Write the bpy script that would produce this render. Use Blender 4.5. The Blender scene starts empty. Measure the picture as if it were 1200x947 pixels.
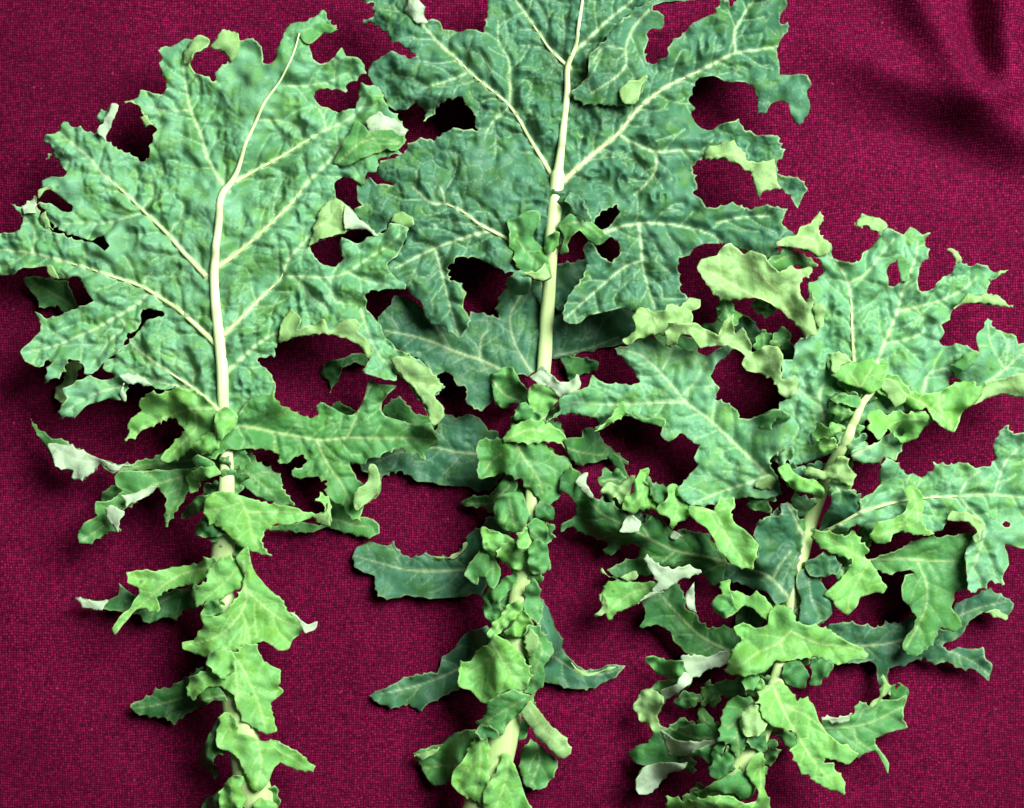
import bpy, math
import numpy as np
from mathutils import Vector
from mathutils.geometry import delaunay_2d_cdt

# ------------------------------------------------------------------ camera, light, exposure
S = 0.0004            # metres per unit of the plan (the plan is 1200 x 947 units)
CX, CY = 600.0, 473.5
CAMH = 2750.0
scn = bpy.context.scene
col = scn.collection
cam_d = bpy.data.cameras.new('camera')
cam_d.sensor_width = 36.0
cam_d.lens = 36.0 * CAMH / 1200.0
cam_d.clip_start = 0.01
cam_d.clip_end = 20.0
cam = bpy.data.objects.new('camera', cam_d)
cam.location = (0, 0, CAMH * S)
col.objects.link(cam)
scn.camera = cam

world = bpy.data.worlds.new('World')
scn.world = world
world.use_nodes = True
world.node_tree.nodes['Background'].inputs[0].default_value = (0.86, 0.95, 1.0, 1)
world.node_tree.nodes['Background'].inputs[1].default_value = 0.04

def area_lamp(name, loc, target, size, power, color):
    d = bpy.data.lights.new(name, 'AREA')
    d.shape = 'RECTANGLE'; d.size = size[0]; d.size_y = size[1]
    d.energy = power; d.color = color
    o = bpy.data.objects.new(name, d)
    o.location = loc
    o.rotation_euler = (Vector(target) - Vector(loc)).to_track_quat('-Z', 'Y').to_euler()
    col.objects.link(o)
    return o
area_lamp('window_light', (0.85, 0.74, 1.38), (0, 0, 0), (0.95, 0.95), 100, (1.0, 0.985, 0.95))

scn.view_settings.view_transform = 'Standard'
scn.view_settings.look = 'None'
scn.view_settings.exposure = 0.0
scn.view_settings.gamma = 1.0
scn.cycles.max_bounces = 6

# ------------------------------------------------------------------ materials
def new_mat(name):
    m = bpy.data.materials.new(name); m.use_nodes = True
    nt = m.node_tree; nt.nodes.clear()
    out = nt.nodes.new('ShaderNodeOutputMaterial')
    return m, nt, out
def N(nt, typ, **kw):
    n = nt.nodes.new(typ)
    for k, v in kw.items():
        if k.startswith('i_'):
            n.inputs[k[2:].replace('_', ' ')].default_value = v
        else:
            setattr(n, k, v)
    return n
def mixc(nt, fac, a, b, mode='MIX'):
    n = nt.nodes.new('ShaderNodeMix'); n.data_type = 'RGBA'; n.blend_type = mode
    for sock, v in ((n.inputs[0], fac), (n.inputs[6], a), (n.inputs[7], b)):
        if isinstance(v, (int, float)): sock.default_value = v
        elif isinstance(v, tuple): sock.default_value = v if len(v) == 4 else v + (1,)
        else: nt.links.new(v, sock)
    return n.outputs[2]
def math_n(nt, op, a, b=None, c=None, clamp=False):
    n = nt.nodes.new('ShaderNodeMath'); n.operation = op; n.use_clamp = clamp
    for i, v in enumerate((a, b, c)):
        if v is None: continue
        if isinstance(v, (int, float)): n.inputs[i].default_value = v
        else: nt.links.new(v, n.inputs[i])
    return n.outputs[0]
def ramp(nt, fac, lo, hi):
    n = nt.nodes.new('ShaderNodeMapRange'); n.clamp = True
    n.inputs[1].default_value = lo; n.inputs[2].default_value = hi
    nt.links.new(fac, n.inputs[0])
    return n.outputs[0]

def leaf_material(name, base, alt, patch, vein, under=False, rough=0.46, spec=0.20):
    m, nt, out = new_mat(name)
    geo = N(nt, 'ShaderNodeNewGeometry')
    pos = geo.outputs['Position']
    at = N(nt, 'ShaderNodeAttribute', attribute_name='masks')
    sep = N(nt, 'ShaderNodeSeparateColor'); nt.links.new(at.outputs['Color'], sep.inputs[0])
    big = N(nt, 'ShaderNodeTexNoise', i_Scale=38.0, i_Detail=4.0, i_Roughness=0.6); nt.links.new(pos, big.inputs['Vector'])
    med = N(nt, 'ShaderNodeTexNoise', i_Scale=120.0, i_Detail=5.0, i_Roughness=0.65); nt.links.new(pos, med.inputs['Vector'])
    fine = N(nt, 'ShaderNodeTexNoise', i_Scale=900.0, i_Detail=3.0, i_Roughness=0.6); nt.links.new(pos, fine.inputs['Vector'])
    c = mixc(nt, ramp(nt, big.outputs[0], 0.35, 0.65), base, alt)
    c = mixc(nt, math_n(nt, 'MULTIPLY', ramp(nt, med.outputs[0], 0.46, 0.66), 0.5 if under else 0.75), c, patch)
    # darker green flecks
    dark = tuple(x * 0.55 for x in base)
    med2 = N(nt, 'ShaderNodeTexNoise', i_Scale=210.0, i_Detail=3.0); nt.links.new(pos, med2.inputs['Vector'])
    c = mixc(nt, math_n(nt, 'MULTIPLY', ramp(nt, med2.outputs[0], 0.58, 0.74), 0.55), c, dark)
    mo = N(nt, 'ShaderNodeAttribute', attribute_name='mottle')
    c = mixc(nt, math_n(nt, 'MULTIPLY', math_n(nt, 'MULTIPLY', mo.outputs['Fac'], ramp(nt, med.outputs[0], 0.36, 0.60)), 0.15 if under else 0.8), c, (base[0] * 0.60, base[1] * 0.60, base[2] * 0.34))
    # pits: tiny dark holes chewed here and there
    vo = N(nt, 'ShaderNodeTexVoronoi', i_Scale=170.0); nt.links.new(pos, vo.inputs['Vector'])
    pick = N(nt, 'ShaderNodeSeparateColor'); nt.links.new(vo.outputs['Color'], pick.inputs[0])
    pit = math_n(nt, 'MULTIPLY', ramp(nt, vo.outputs['Distance'], 0.20, 0.10), math_n(nt, 'GREATER_THAN', pick.outputs[0], 0.80))
    c = mixc(nt, math_n(nt, 'MULTIPLY', pit, 0.0 if under else 0.6), c, tuple(x * 0.3 for x in base))
    c = mixc(nt, math_n(nt, 'MULTIPLY', sep.outputs[1], 0.72), c, tuple(0.55 * q + 0.6 * p for q, p in zip(vein, base)))     # fine veins
    c = mixc(nt, math_n(nt, 'MULTIPLY', sep.outputs[0], 0.85), c, vein)     # main veins
    rim = tuple(0.45 * v + 0.55 * w for v, w in zip(vein, (0.44, 0.64, 0.26)))
    c = mixc(nt, math_n(nt, 'MULTIPLY', sep.outputs[2], 0.6), c, rim)      # pale leaf margin
    c = mixc(nt, 0.18, c, fine.outputs[0], 'OVERLAY')
    bs = N(nt, 'ShaderNodeBsdfPrincipled')
    nt.links.new(c, bs.inputs['Base Color'])
    rr = math_n(nt, 'ADD', math_n(nt, 'MULTIPLY', med.outputs[0], 0.25), rough - 0.12)
    nt.links.new(rr, bs.inputs['Roughness'])
    bs.inputs['Specular IOR Level'].default_value = spec
    bp = N(nt, 'ShaderNodeBump', i_Strength=0.35, i_Distance=0.0005)
    nt.links.new(math_n(nt, 'ADD', fine.outputs[0], math_n(nt, 'MULTIPLY', med2.outputs[0], 2.0)), bp.inputs['Height'])
    nt.links.new(bp.outputs[0], bs.inputs['Normal'])
    tr = N(nt, 'ShaderNodeBsdfTranslucent')
    tc = mixc(nt, 1.0, c, (0.85, 1.0, 0.35), 'MULTIPLY')
    nt.links.new(tc, tr.inputs['Color'])
    mx = N(nt, 'ShaderNodeMixShader'); mx.inputs[0].default_value = 0.26
    nt.links.new(bs.outputs[0], mx.inputs[1]); nt.links.new(tr.outputs[0], mx.inputs[2])
    nt.links.new(mx.outputs[0], out.inputs[0])
    return m

VEIN = (0.46, 0.66, 0.34)
MATS = {
 'b': leaf_material('leaf_blue_green', (0.102, 0.326, 0.138), (0.171, 0.429, 0.241), (0.142, 0.361, 0.056), VEIN),
 'k': leaf_material('leaf_sea_green', (0.052, 0.181, 0.093), (0.084, 0.252, 0.144), (0.070, 0.210, 0.034), VEIN),
 'c': leaf_material('leaf_cool_dark', (0.038, 0.151, 0.077), (0.064, 0.210, 0.116), (0.062, 0.189, 0.041), (0.336, 0.487, 0.252)),
 'm': leaf_material('leaf_mid_green', (0.074, 0.277, 0.075), (0.104, 0.336, 0.114), (0.092, 0.294, 0.038), (0.386, 0.554, 0.235)),
 'd': leaf_material('leaf_deep_green', (0.039, 0.168, 0.048), (0.062, 0.223, 0.075), (0.048, 0.202, 0.021), (0.302, 0.454, 0.185)),
 'y': leaf_material('leaf_bright_green', (0.155, 0.450, 0.105), (0.190, 0.500, 0.145), (0.175, 0.430, 0.050), (0.46, 0.68, 0.27)),
 'u': leaf_material('leaf_underside', (0.230, 0.450, 0.150), (0.285, 0.510, 0.205), (0.230, 0.420, 0.090), (0.48, 0.64, 0.30), True, 0.5),
 'w': leaf_material('leaf_underside_pale', (0.370, 0.537, 0.352), (0.440, 0.598, 0.422), (0.343, 0.510, 0.255), (0.620, 0.750, 0.500), True, 0.5),
}

def stem_material():
    m, nt, out = new_mat('stem_pale_green')
    geo = N(nt, 'ShaderNodeNewGeometry')
    mp = N(nt, 'ShaderNodeMapping'); mp.inputs['Scale'].default_value = (400, 40, 200)
    nt.links.new(geo.outputs['Position'], mp.inputs[0])
    st = N(nt, 'ShaderNodeTexNoise', i_Scale=1.0, i_Detail=4.0); nt.links.new(mp.outputs[0], st.inputs['Vector'])
    bl = N(nt, 'ShaderNodeTexNoise', i_Scale=45.0, i_Detail=3.0); nt.links.new(geo.outputs['Position'], bl.inputs['Vector'])
    c = mixc(nt, ramp(nt, st.outputs[0], 0.3, 0.7), (0.25, 0.45, 0.12), (0.43, 0.61, 0.23))
    c = mixc(nt, math_n(nt, 'MULTIPLY', ramp(nt, bl.outputs[0], 0.5, 0.75), 0.45), c, (0.25, 0.45, 0.12))
    at = N(nt, 'ShaderNodeAttribute', attribute_name='pale')
    c = mixc(nt, at.outputs['Fac'], c, (0.66, 0.79, 0.45))
    bs = N(nt, 'ShaderNodeBsdfPrincipled', i_Roughness=0.38)
    bs.inputs['Specular IOR Level'].default_value = 0.4
    bs.inputs['Subsurface Weight'].default_value = 0.15
    bs.inputs['Subsurface Radius'].default_value = (0.002, 0.003, 0.001)
    nt.links.new(c, bs.inputs['Base Color'])
    bp = N(nt, 'ShaderNodeBump', i_Strength=0.3, i_Distance=0.0006)
    nt.links.new(st.outputs[0], bp.inputs['Height']); nt.links.new(bp.outputs[0], bs.inputs['Normal'])
    nt.links.new(bs.outputs[0], out.inputs[0])
    return m
M_STEM = stem_material()

def cloth_material():
    m, nt, out = new_mat('burgundy_weave')
    tc = N(nt, 'ShaderNodeTexCoord'); obj = tc.outputs['Object']
    wn = N(nt, 'ShaderNodeTexNoise', i_Scale=30.0, i_Detail=3.0); nt.links.new(obj, wn.inputs['Vector'])
    wv = N(nt, 'ShaderNodeVectorMath', operation='SCALE'); wv.inputs[3].default_value = 0.0075
    nt.links.new(wn.outputs['Color'], wv.inputs[0])
    fn = N(nt, 'ShaderNodeTexNoise', i_Scale=420.0, i_Detail=2.0); nt.links.new(obj, fn.inputs['Vector'])
    fv = N(nt, 'ShaderNodeVectorMath', operation='SCALE'); fv.inputs[3].default_value = 0.0005
    nt.links.new(fn.outputs['Color'], fv.inputs[0])
    ad = N(nt, 'ShaderNodeVectorMath', operation='ADD'); nt.links.new(obj, ad.inputs[0]); nt.links.new(wv.outputs[0], ad.inputs[1])
    ad2 = N(nt, 'ShaderNodeVectorMath', operation='ADD'); nt.links.new(ad.outputs[0], ad2.inputs[0]); nt.links.new(fv.outputs[0], ad2.inputs[1])
    # plain weave: rows and columns of little knots, each knot of its own brightness
    sp = N(nt, 'ShaderNodeSeparateXYZ'); nt.links.new(ad2.outputs[0], sp.inputs[0])
    per = 2.9 * S
    u = math_n(nt, 'DIVIDE', sp.outputs[0], per); w_ = math_n(nt, 'DIVIDE', sp.outputs[1], per)
    bu = math_n(nt, 'SINE', math_n(nt, 'MULTIPLY', math_n(nt, 'FRACT', u), math.pi))
    bv = math_n(nt, 'SINE', math_n(nt, 'MULTIPLY', math_n(nt, 'FRACT', w_), math.pi))
    cb = N(nt, 'ShaderNodeCombineXYZ')
    nt.links.new(math_n(nt, 'FLOOR', u), cb.inputs[0]); nt.links.new(math_n(nt, 'FLOOR', w_), cb.inputs[1])
    wh = N(nt, 'ShaderNodeTexWhiteNoise'); wh.noise_dimensions = '2D'; nt.links.new(cb.outputs[0], wh.inputs['Vector'])
    sl = N(nt, 'ShaderNodeTexNoise', i_Scale=700.0, i_Detail=3.0); nt.links.new(obj, sl.inputs['Vector'])
    h = math_n(nt, 'MULTIPLY', bu, bv)
    h2 = math_n(nt, 'MULTIPLY', h, math_n(nt, 'ADD', math_n(nt, 'MULTIPLY', math_n(nt, 'POWER', wh.outputs['Value'], 2.0), 0.75), 0.25))
    h2 = math_n(nt, 'ADD', h2, math_n(nt, 'MULTIPLY', math_n(nt, 'SUBTRACT', sl.outputs[0], 0.5), 0.7))
    big = N(nt, 'ShaderNodeTexNoise', i_Scale=11.0, i_Detail=5.0); nt.links.new(obj, big.inputs['Vector'])
    c = mixc(nt, ramp(nt, h2, -0.1, 1.0), (0.015, 0.00015, 0.004), (0.27, 0.0075, 0.068))
    c = mixc(nt, math_n(nt, 'MULTIPLY', ramp(nt, big.outputs[0], 0.42, 0.68), 0.35), c, (0.035, 0.0006, 0.010))
    # stray lint: bright pink fibre ends
    vo = N(nt, 'ShaderNodeTexVoronoi', i_Scale=300.0); nt.links.new(obj, vo.inputs['Vector'])
    pick = N(nt, 'ShaderNodeSeparateColor'); nt.links.new(vo.outputs['Color'], pick.inputs[0])
    lint = math_n(nt, 'MULTIPLY', ramp(nt, vo.outputs['Distance'], 0.22, 0.12), math_n(nt, 'GREATER_THAN', pick.outputs[0], 0.97))
    c = mixc(nt, math_n(nt, 'MULTIPLY', lint, 0.3), c, (0.40, 0.06, 0.16))
    bs = N(nt, 'ShaderNodeBsdfPrincipled', i_Roughness=0.85)
    bs.inputs['Specular IOR Level'].default_value = 0.04
    bs.inputs['Sheen Weight'].default_value = 0.0
    bs.inputs['Sheen Tint'].default_value = (0.9, 0.25, 0.5, 1)
    nt.links.new(c, bs.inputs['Base Color'])
    bp = N(nt, 'ShaderNodeBump', i_Strength=0.35, i_Distance=0.0004)
    nt.links.new(h2, bp.inputs['Height']); nt.links.new(bp.outputs[0], bs.inputs['Normal'])
    nt.links.new(bs.outputs[0], out.inputs[0])
    return m

# ------------------------------------------------------------------ noise and grid helpers
_rng = np.random.default_rng(7)
_LAT = _rng.random((256, 256))
def vnoise(x, y, scale, seed=0):
    """smooth value noise, -1..1, feature size `scale` units"""
    x = np.asarray(x) / scale + seed * 17.31; y = np.asarray(y) / scale + seed * 9.77
    xi = np.floor(x).astype(int); yi = np.floor(y).astype(int)
    fx = x - xi; fy = y - yi
    fx = fx * fx * (3 - 2 * fx); fy = fy * fy * (3 - 2 * fy)
    a = _LAT[xi & 255, yi & 255]; b = _LAT[(xi + 1) & 255, yi & 255]
    c = _LAT[xi & 255, (yi + 1) & 255]; d = _LAT[(xi + 1) & 255, (yi + 1) & 255]
    return ((a * (1 - fx) + b * fx) * (1 - fy) + (c * (1 - fx) + d * fx) * fy) * 2 - 1

G = 2.0; GX0, GY0 = -140.0, -140.0
GW, GH = 760, 640
def gidx(x, y):
    i = np.clip(((x - GX0) / G).round().astype(int), 0, GW - 1)
    j = np.clip(((y - GY0) / G).round().astype(int), 0, GH - 1)
    return j, i
def gsample(A, x, y):
    u = np.clip((x - GX0) / G, 0, GW - 1.001); v = np.clip((y - GY0) / G, 0, GH - 1.001)
    i = u.astype(int); j = v.astype(int); fu = u - i; fv = v - j
    return (A[j, i] * (1 - fu) + A[j, i + 1] * fu) * (1 - fv) + (A[j + 1, i] * (1 - fu) + A[j + 1, i + 1] * fu) * fv
def dilate(A, r):
    for _ in range(r):
        B = A.copy()
        B[1:] = np.maximum(B[1:], A[:-1]); B[:-1] = np.maximum(B[:-1], A[1:])
        C = B.copy()
        C[:, 1:] = np.maximum(C[:, 1:], B[:, :-1]); C[:, :-1] = np.maximum(C[:, :-1], B[:, 1:])
        A = C
    return A
def blur(A, r):
    for ax in (0, 1):
        P = np.pad(A, [(r + 1, r) if a == ax else (0, 0) for a in (0, 1)], mode='edge')
        c = np.cumsum(P, axis=ax)
        n = 2 * r + 1
        A = (c[n:] - c[:-n]) / n if ax == 0 else (c[:, n:] - c[:, :-n]) / n
    return A

# ------------------------------------------------------------------ the cloth
def seg_dist(px, py, ax, ay, bx, by):
    dx, dy = bx - ax, by - ay
    t = np.clip(((px - ax) * dx + (py - ay) * dy) / (dx * dx + dy * dy + 1e-9), 0, 1)
    return np.hypot(px - ax - t * dx, py - ay - t * dy), t
def cloth_z(x, y):
    z = 5.0 * vnoise(x, y, 170, 1) + 3.0 * vnoise(x, y, 75, 2) + 0.5 * vnoise(x, y, 30, 3)
    def path(pts, w, h, soft=1.0):
        d = np.full(np.shape(x), 1e9)
        hh = np.zeros(np.shape(x))
        n = len(pts) - 1
        for i in range(n):
            dd, t = seg_dist(x, y, *pts[i], *pts[i + 1])
            f = (i + t) / n
            hh = np.where(dd < d, f, hh); d = np.minimum(d, dd)
        env = np.clip(hh * 4, 0, 1) if soft else 1.0
        return h * np.exp(-(d / w) ** 2) * env
    z = z + path([(930, 50), (1000, 72), (1050, 88), (1103, 114), (1160, 140), (1240, 182), (1340, 230)], 28, 27)
    z = z + path([(1010, -120), (1060, -30), (1085, 20), (1110, 70), (1140, 110)], 28, 38, 0)
    z = z + path([(1190, -120), (1182, -20), (1172, 50), (1180, 100)], 28, 38, 0)
    z = z - path([(1150, -120), (1135, -20), (1140, 40), (1150, 85)], 18, 26, 0)
    z = z - path([(960, 160), (1040, 155), (1090, 165), (1150, 200)], 34, 15)
    z = z + path([(-60, 150), (40, 95), (150, 100)], 60, 6)
    z = z - path([(-60, 610), (60, 560), (140, 600)], 30, 4)
    z = z + path([(330, 640), (420, 700), (430, 800), (400, 960)], 50, 5)
    return z

def mesh_obj(name, verts, faces, mat, parent=None, smooth=True):
    me = bpy.data.meshes.new(name)
    me.from_pydata(verts, [], faces)
    if smooth: me.polygons.foreach_set('use_smooth', np.ones(len(me.polygons), bool))
    me.materials.append(mat)
    o = bpy.data.objects.new(name, me)
    col.objects.link(o)
    if parent is not None: o.parent = parent
    return o
def to_world(x, y, z):
    return np.stack([(x - CX) * S, (CY - y) * S, z * S], 1)

xs = np.arange(-260, 1461, 4.0); ys = np.arange(-260, 1208, 4.0)
gx, gy = np.meshgrid(xs, ys)
gz = cloth_z(gx, gy)
nx = len(xs)
idx = np.arange(gx.size).reshape(gx.shape)
quads = np.stack([idx[1:, :-1], idx[1:, 1:], idx[:-1, 1:], idx[:-1, :-1]], -1).reshape(-1, 4)
cloth = mesh_obj('tablecloth', to_world(gx.ravel(), gy.ravel(), gz.ravel()).tolist(), quads.tolist(), cloth_material())
cloth['kind'] = 'structure'
cloth['label'] = 'burgundy woven cloth spread under the kale'

HX, HY = np.meshgrid(GX0 + G * np.arange(GW), GY0 + G * np.arange(GH))
H = cloth_z(HX, HY)

# ------------------------------------------------------------------ leaf builder
def smooth_outline(pts, step=1.9, amt=0.35, closed=True):
    P = np.array(pts, float)
    n = len(P); out = []
    for i in range(n if closed else n - 1):
        p0, p1, p2, p3 = P[(i - 1) % n], P[i], P[(i + 1) % n], P[(i + 2) % n]
        if not closed:
            p0 = P[max(i - 1, 0)]; p3 = P[min(i + 2, n - 1)]
        L = np.hypot(*(p2 - p1))
        k = max(1, int(round(L / step)))
        # tangents limited by the segment's own length so that corners do not overshoot
        def tan(a, b, c):
            la = np.hypot(*(b - a)) + 1e-6; lc = np.hypot(*(c - b)) + 1e-6
            t = (b - a) / la + (c - b) / lc
            return t * 0.5
        m1 = tan(p0, p1, p2) * L * amt; m2 = tan(p1, p2, p3) * L * amt
        for q in range(k):
            t = q / k
            h00 = 2*t**3 - 3*t**2 + 1; h10 = t**3 - 2*t**2 + t; h01 = -2*t**3 + 3*t**2; h11 = t**3 - t**2
            out.append(h00 * p1 + h10 * m1 + h01 * p2 + h11 * m2)
    if not closed: out.append(P[-1])
    return np.array(out)

def inside(px, py, loops):
    r = np.zeros(len(px), bool)
    for L in loops:
        x0, y0 = L[:, 0], L[:, 1]; x1, y1 = np.roll(x0, -1), np.roll(y0, -1)
        for s in range(0, len(px), 4000):
            X = px[s:s+4000, None]; Y = py[s:s+4000, None]
            cond = (y0 > Y) != (y1 > Y)
            xi = (x1 - x0) * (Y - y0) / (y1 - y0 + 1e-12) + x0
            r[s:s+4000] ^= (np.sum(cond & (X < xi), axis=1) % 2).astype(bool)
    return r
def dist_poly(px, py, A, B, W=None):
    """distance to a set of segments (optionally minus a width), and the index of the nearest one"""
    d = np.empty(len(px)); k = np.empty(len(px), int)
    dx = B[:, 0] - A[:, 0]; dy = B[:, 1] - A[:, 1]; q = dx * dx + dy * dy + 1e-9
    for s in range(0, len(px), 4000):
        X = px[s:s+4000, None]; Y = py[s:s+4000, None]
        t = np.clip(((X - A[:, 0]) * dx + (Y - A[:, 1]) * dy) / q, 0, 1)
        D = np.hypot(X - A[:, 0] - t * dx, Y - A[:, 1] - t * dy)
        if W is not None: D = D - W
        k[s:s+4000] = D.argmin(1)
        d[s:s+4000] = D.min(1)
    return d, k

def voro(x, y, sc, seed):
    wx = x + 2.2 * vnoise(x, y, sc * 0.8, seed + 3); wy = y + 2.2 * vnoise(x, y, sc * 0.8, seed + 5)
    u = wx / sc; v = wy / sc
    iu = np.floor(u).astype(int); iv = np.floor(v).astype(int)
    ds = []
    for a in (-1, 0, 1):
        for b in (-1, 0, 1):
            ci, cj = iu + a, iv + b
            rx = _LAT[(ci + seed * 31) & 255, (cj + 7) & 255]; ry = _LAT[(ci + 91) & 255, (cj + seed * 13) & 255]
            ds.append(np.hypot(ci + 0.15 + 0.7 * rx - u, cj + 0.15 + 0.7 * ry - v))
    ds = np.sort(np.stack(ds), axis=0)
    return (ds[1] - ds[0]) * sc

def smoothstep(a, b, x):
    t = np.clip((x - a) / (b - a), 0, 1); return t * t * (3 - 2 * t)

def tile(x0, y0, pts, s=300.0 / 1184.0):
    return [(x0 + a * s, y0 + b * s) for a, b in pts]

SEED = [10]
TEETH = [3.4]
LIFT = [34.0]
def add_tube(name, path, parent, flat=0.75, mat=None, pale=0.6, seg=10):
    """tapered, slightly flattened round rib along path rows (x, y, z, radius)"""
    P = np.array(path, float)
    n = len(P); V = []; Fc = []
    T = np.gradient(P[:, :3], axis=0); T /= np.linalg.norm(T, axis=1)[:, None] + 1e-9
    for i in range(n):
        side = np.array([-T[i, 1], T[i, 0], 0.0]); side /= np.linalg.norm(side) + 1e-9
        up = np.cross(T[i], side); up *= np.sign(up[2]) if up[2] != 0 else 1
        for k in range(seg):
            a = 2 * math.pi * k / seg
            rr = P[i, 3] * (1 + 0.05 * math.cos(3 * a + i * 0.05))
            V.append(P[i, :3] + side * rr * math.cos(a) + up * rr * flat * math.sin(a))
    for i in range(n - 1):
        for k in range(seg):
            k2 = (k + 1) % seg
            Fc.append((i * seg + k, i * seg + k2, (i + 1) * seg + k2, (i + 1) * seg + k))
    Fc.append(tuple(range(seg))[::-1]); Fc.append(tuple((n - 1) * seg + k for k in range(seg)))
    V = np.array(V)
    o = mesh_obj(name, to_world(V[:, 0], V[:, 1], V[:, 2]).tolist(), Fc, mat or M_STEM, parent)
    a = o.data.attributes.new('pale', 'FLOAT', 'POINT')
    pv = np.repeat(pale if np.ndim(pale) else np.full(n, pale), seg)
    a.data.foreach_set('value', pv.astype(np.float32))
    return o

def leaf(name, plant, outline, tint, z=14.0, veins=(), holes=(), pucker=1.0, ruffle=4.0, step=2.1,
         cell=12.0, clear=2.0, dome=0.0, parent=None, tilt=None, wave=5.0, label=None, rib=True, wl=24.0):
    """one leaf blade or lobe; outline in plan units; returns the object"""
    global H
    SEED[0] += 1; sd = SEED[0]
    z = z + LIFT[0] * smoothstep(8.0, 45.0, z)
    ext = np.ptp(np.array(outline), axis=0).max()
    loops = [smooth_outline(outline, amt=0.45 if ext < 60 else 0.35)] + [smooth_outline(h) for h in holes]
    L0 = loops[0]
    # hand-cut look: small nicks along the margin
    nrm = np.roll(L0, -1, 0) - np.roll(L0, 1, 0); nrm = np.stack([-nrm[:, 1], nrm[:, 0]], 1)
    nrm /= np.linalg.norm(nrm, axis=1)[:, None] + 1e-9
    ar = 0.5 * np.sum(L0[:, 0] * np.roll(L0[:, 1], -1) - np.roll(L0[:, 0], -1) * L0[:, 1])
    if ar > 0: nrm = -nrm            # outward
    arc = np.r_[0, np.cumsum(np.hypot(*np.diff(L0, axis=0).T))]
    ph = arc / 12.5 + 0.9 * vnoise(L0[:, 0], L0[:, 1], 26, sd + 2)
    tooth = (2 * np.abs(ph - np.floor(ph) - 0.5)) ** 3.0
    amp = TEETH[0] * np.clip(0.55 + 1.1 * vnoise(L0[:, 0], L0[:, 1], 31, sd + 5), 0, 1.5)
    grow = 2.2 if ext < 55 else (1.2 if ext < 110 else 0.3)
    if name == 'curled_edge': grow, amp = 0.3, amp * 0.8
    loops[0] = L0 + nrm * (grow - 0.35 * amp + amp * tooth + (2.4 if ext < 60 else 1.0) * vnoise(L0[:, 0], L0[:, 1], 10, sd) + 0.5 * vnoise(L0[:, 0], L0[:, 1], 4, sd + 1))[:, None]
    bx, by = loops[0].min(0), loops[0].max(0)
    hx = np.arange(bx[0], by[0], step); hy = np.arange(bx[1], by[1], step * 0.866)
    X, Y = np.meshgrid(hx, hy); X[1::2] += step * 0.5
    X = X.ravel(); Y = Y.ravel()
    r_ = np.random.default_rng(sd)
    X = X + (r_.random(X.size) - .5) * step * 0.25; Y = Y + (r_.random(X.size) - .5) * step * 0.25
    m = inside(X, Y, loops); X, Y = X[m], Y[m]
    A = np.concatenate(loops); B = np.concatenate([np.roll(L, -1, 0) for L in loops])
    if len(X):
        de, _ = dist_poly(X, Y, A, B)
        k = de > step * 0.55; X, Y = X[k], Y[k]
    pts = np.concatenate([A, np.stack([X, Y], 1)])
    edges = []; o = 0
    for Lp in loops:
        n = len(Lp); edges += [(o + i, o + (i + 1) % n) for i in range(n)]; o += n
    vo, _, fo, _, _, _ = delaunay_2d_cdt([Vector(p) for p in pts.tolist()], edges, [], 0, 1e-5)
    V = np.array([(p.x, p.y) for p in vo]); F = np.array([f for f in fo if len(f) == 3])
    cen = V[F].mean(1)
    F = F[inside(cen[:, 0], cen[:, 1], loops)]
    used = np.unique(F); mp = -np.ones(len(V), int); mp[used] = np.arange(len(used))
    V = V[used]; F = mp[F]
    # make all faces look up (+Z in the world, where y is flipped)
    a, b, c = V[F[:, 0]], V[F[:, 1]], V[F[:, 2]]
    cr = (b[:, 0]-a[:, 0])*(c[:, 1]-a[:, 1]) - (b[:, 1]-a[:, 1])*(c[:, 0]-a[:, 0])
    F[cr > 0] = F[cr > 0][:, ::-1]
    x, y = V[:, 0], V[:, 1]
    de, ke = dist_poly(x, y, A, B)
    # veins: the drawn ones, and side branches grown from them
    VP = []
    for v in veins:
        w0, w1 = v[0]; q = [np.array(p) for p in v[1]]
        if w0 >= 4:
            d = q[0] - q[1]; q[0] = q[0] + d / (np.hypot(*d) + 1e-6) * 5
        P = smooth_outline(q, 5.0, 0.9, closed=False)
        VP.append((P, np.linspace(w0, w1, len(P))))
    fineA, fineB = [], []
    for P, w in VP:
        T = np.gradient(P, axis=0); T /= np.linalg.norm(T, axis=1)[:, None] + 1e-9
        side = 1; i = 3
        while i < len(P) - 1:
            ang = math.radians(48 + 14 * r_.random()) * side
            p = P[i].copy(); d = np.array([T[i, 0]*math.cos(ang) - T[i, 1]*math.sin(ang), T[i, 0]*math.sin(ang) + T[i, 1]*math.cos(ang)])
            ln = 16 + 34 * r_.random(); s = 0; turn = -side * 0.05 + (r_.random() - .5) * 0.08
            while s < ln:
                q = p + d * 4
                fineA.append(p); fineB.append(q)
                if r_.random() < 0.13 and s > 8:     # a twig
                    aa = (0.8 if r_.random() < .5 else -0.8); e = np.array([d[0]*math.cos(aa)-d[1]*math.sin(aa), d[0]*math.sin(aa)+d[1]*math.cos(aa)])
                    fineA.append(q); fineB.append(q + e * (6 + 8 * r_.random()))
                p = q; s += 4
                tt = turn + (r_.random() - .5) * 0.25
                d = np.array([d[0]*math.cos(tt) - d[1]*math.sin(tt), d[0]*math.sin(tt) + d[1]*math.cos(tt)])
            side = -side; i += 2 + int(3 * r_.random())
    big = np.full(len(x), 99.0); fin = np.full(len(x), 99.0)
    if VP:
        a_ = np.concatenate([P[:-1] for P, w in VP]); b_ = np.concatenate([P[1:] for P, w in VP])
        w_ = np.concatenate([0.5 * w[:-1] for P, w in VP])
        big, _ = dist_poly(x, y, a_, b_, w_)
        if fineA: fin, _ = dist_poly(x, y, np.array(fineA), np.array(fineB))
    vd = np.minimum(voro(x, y, cell * 1.5, sd), 1.0 + 1.3 * voro(x, y, cell * 0.75, sd + 1))
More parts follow.
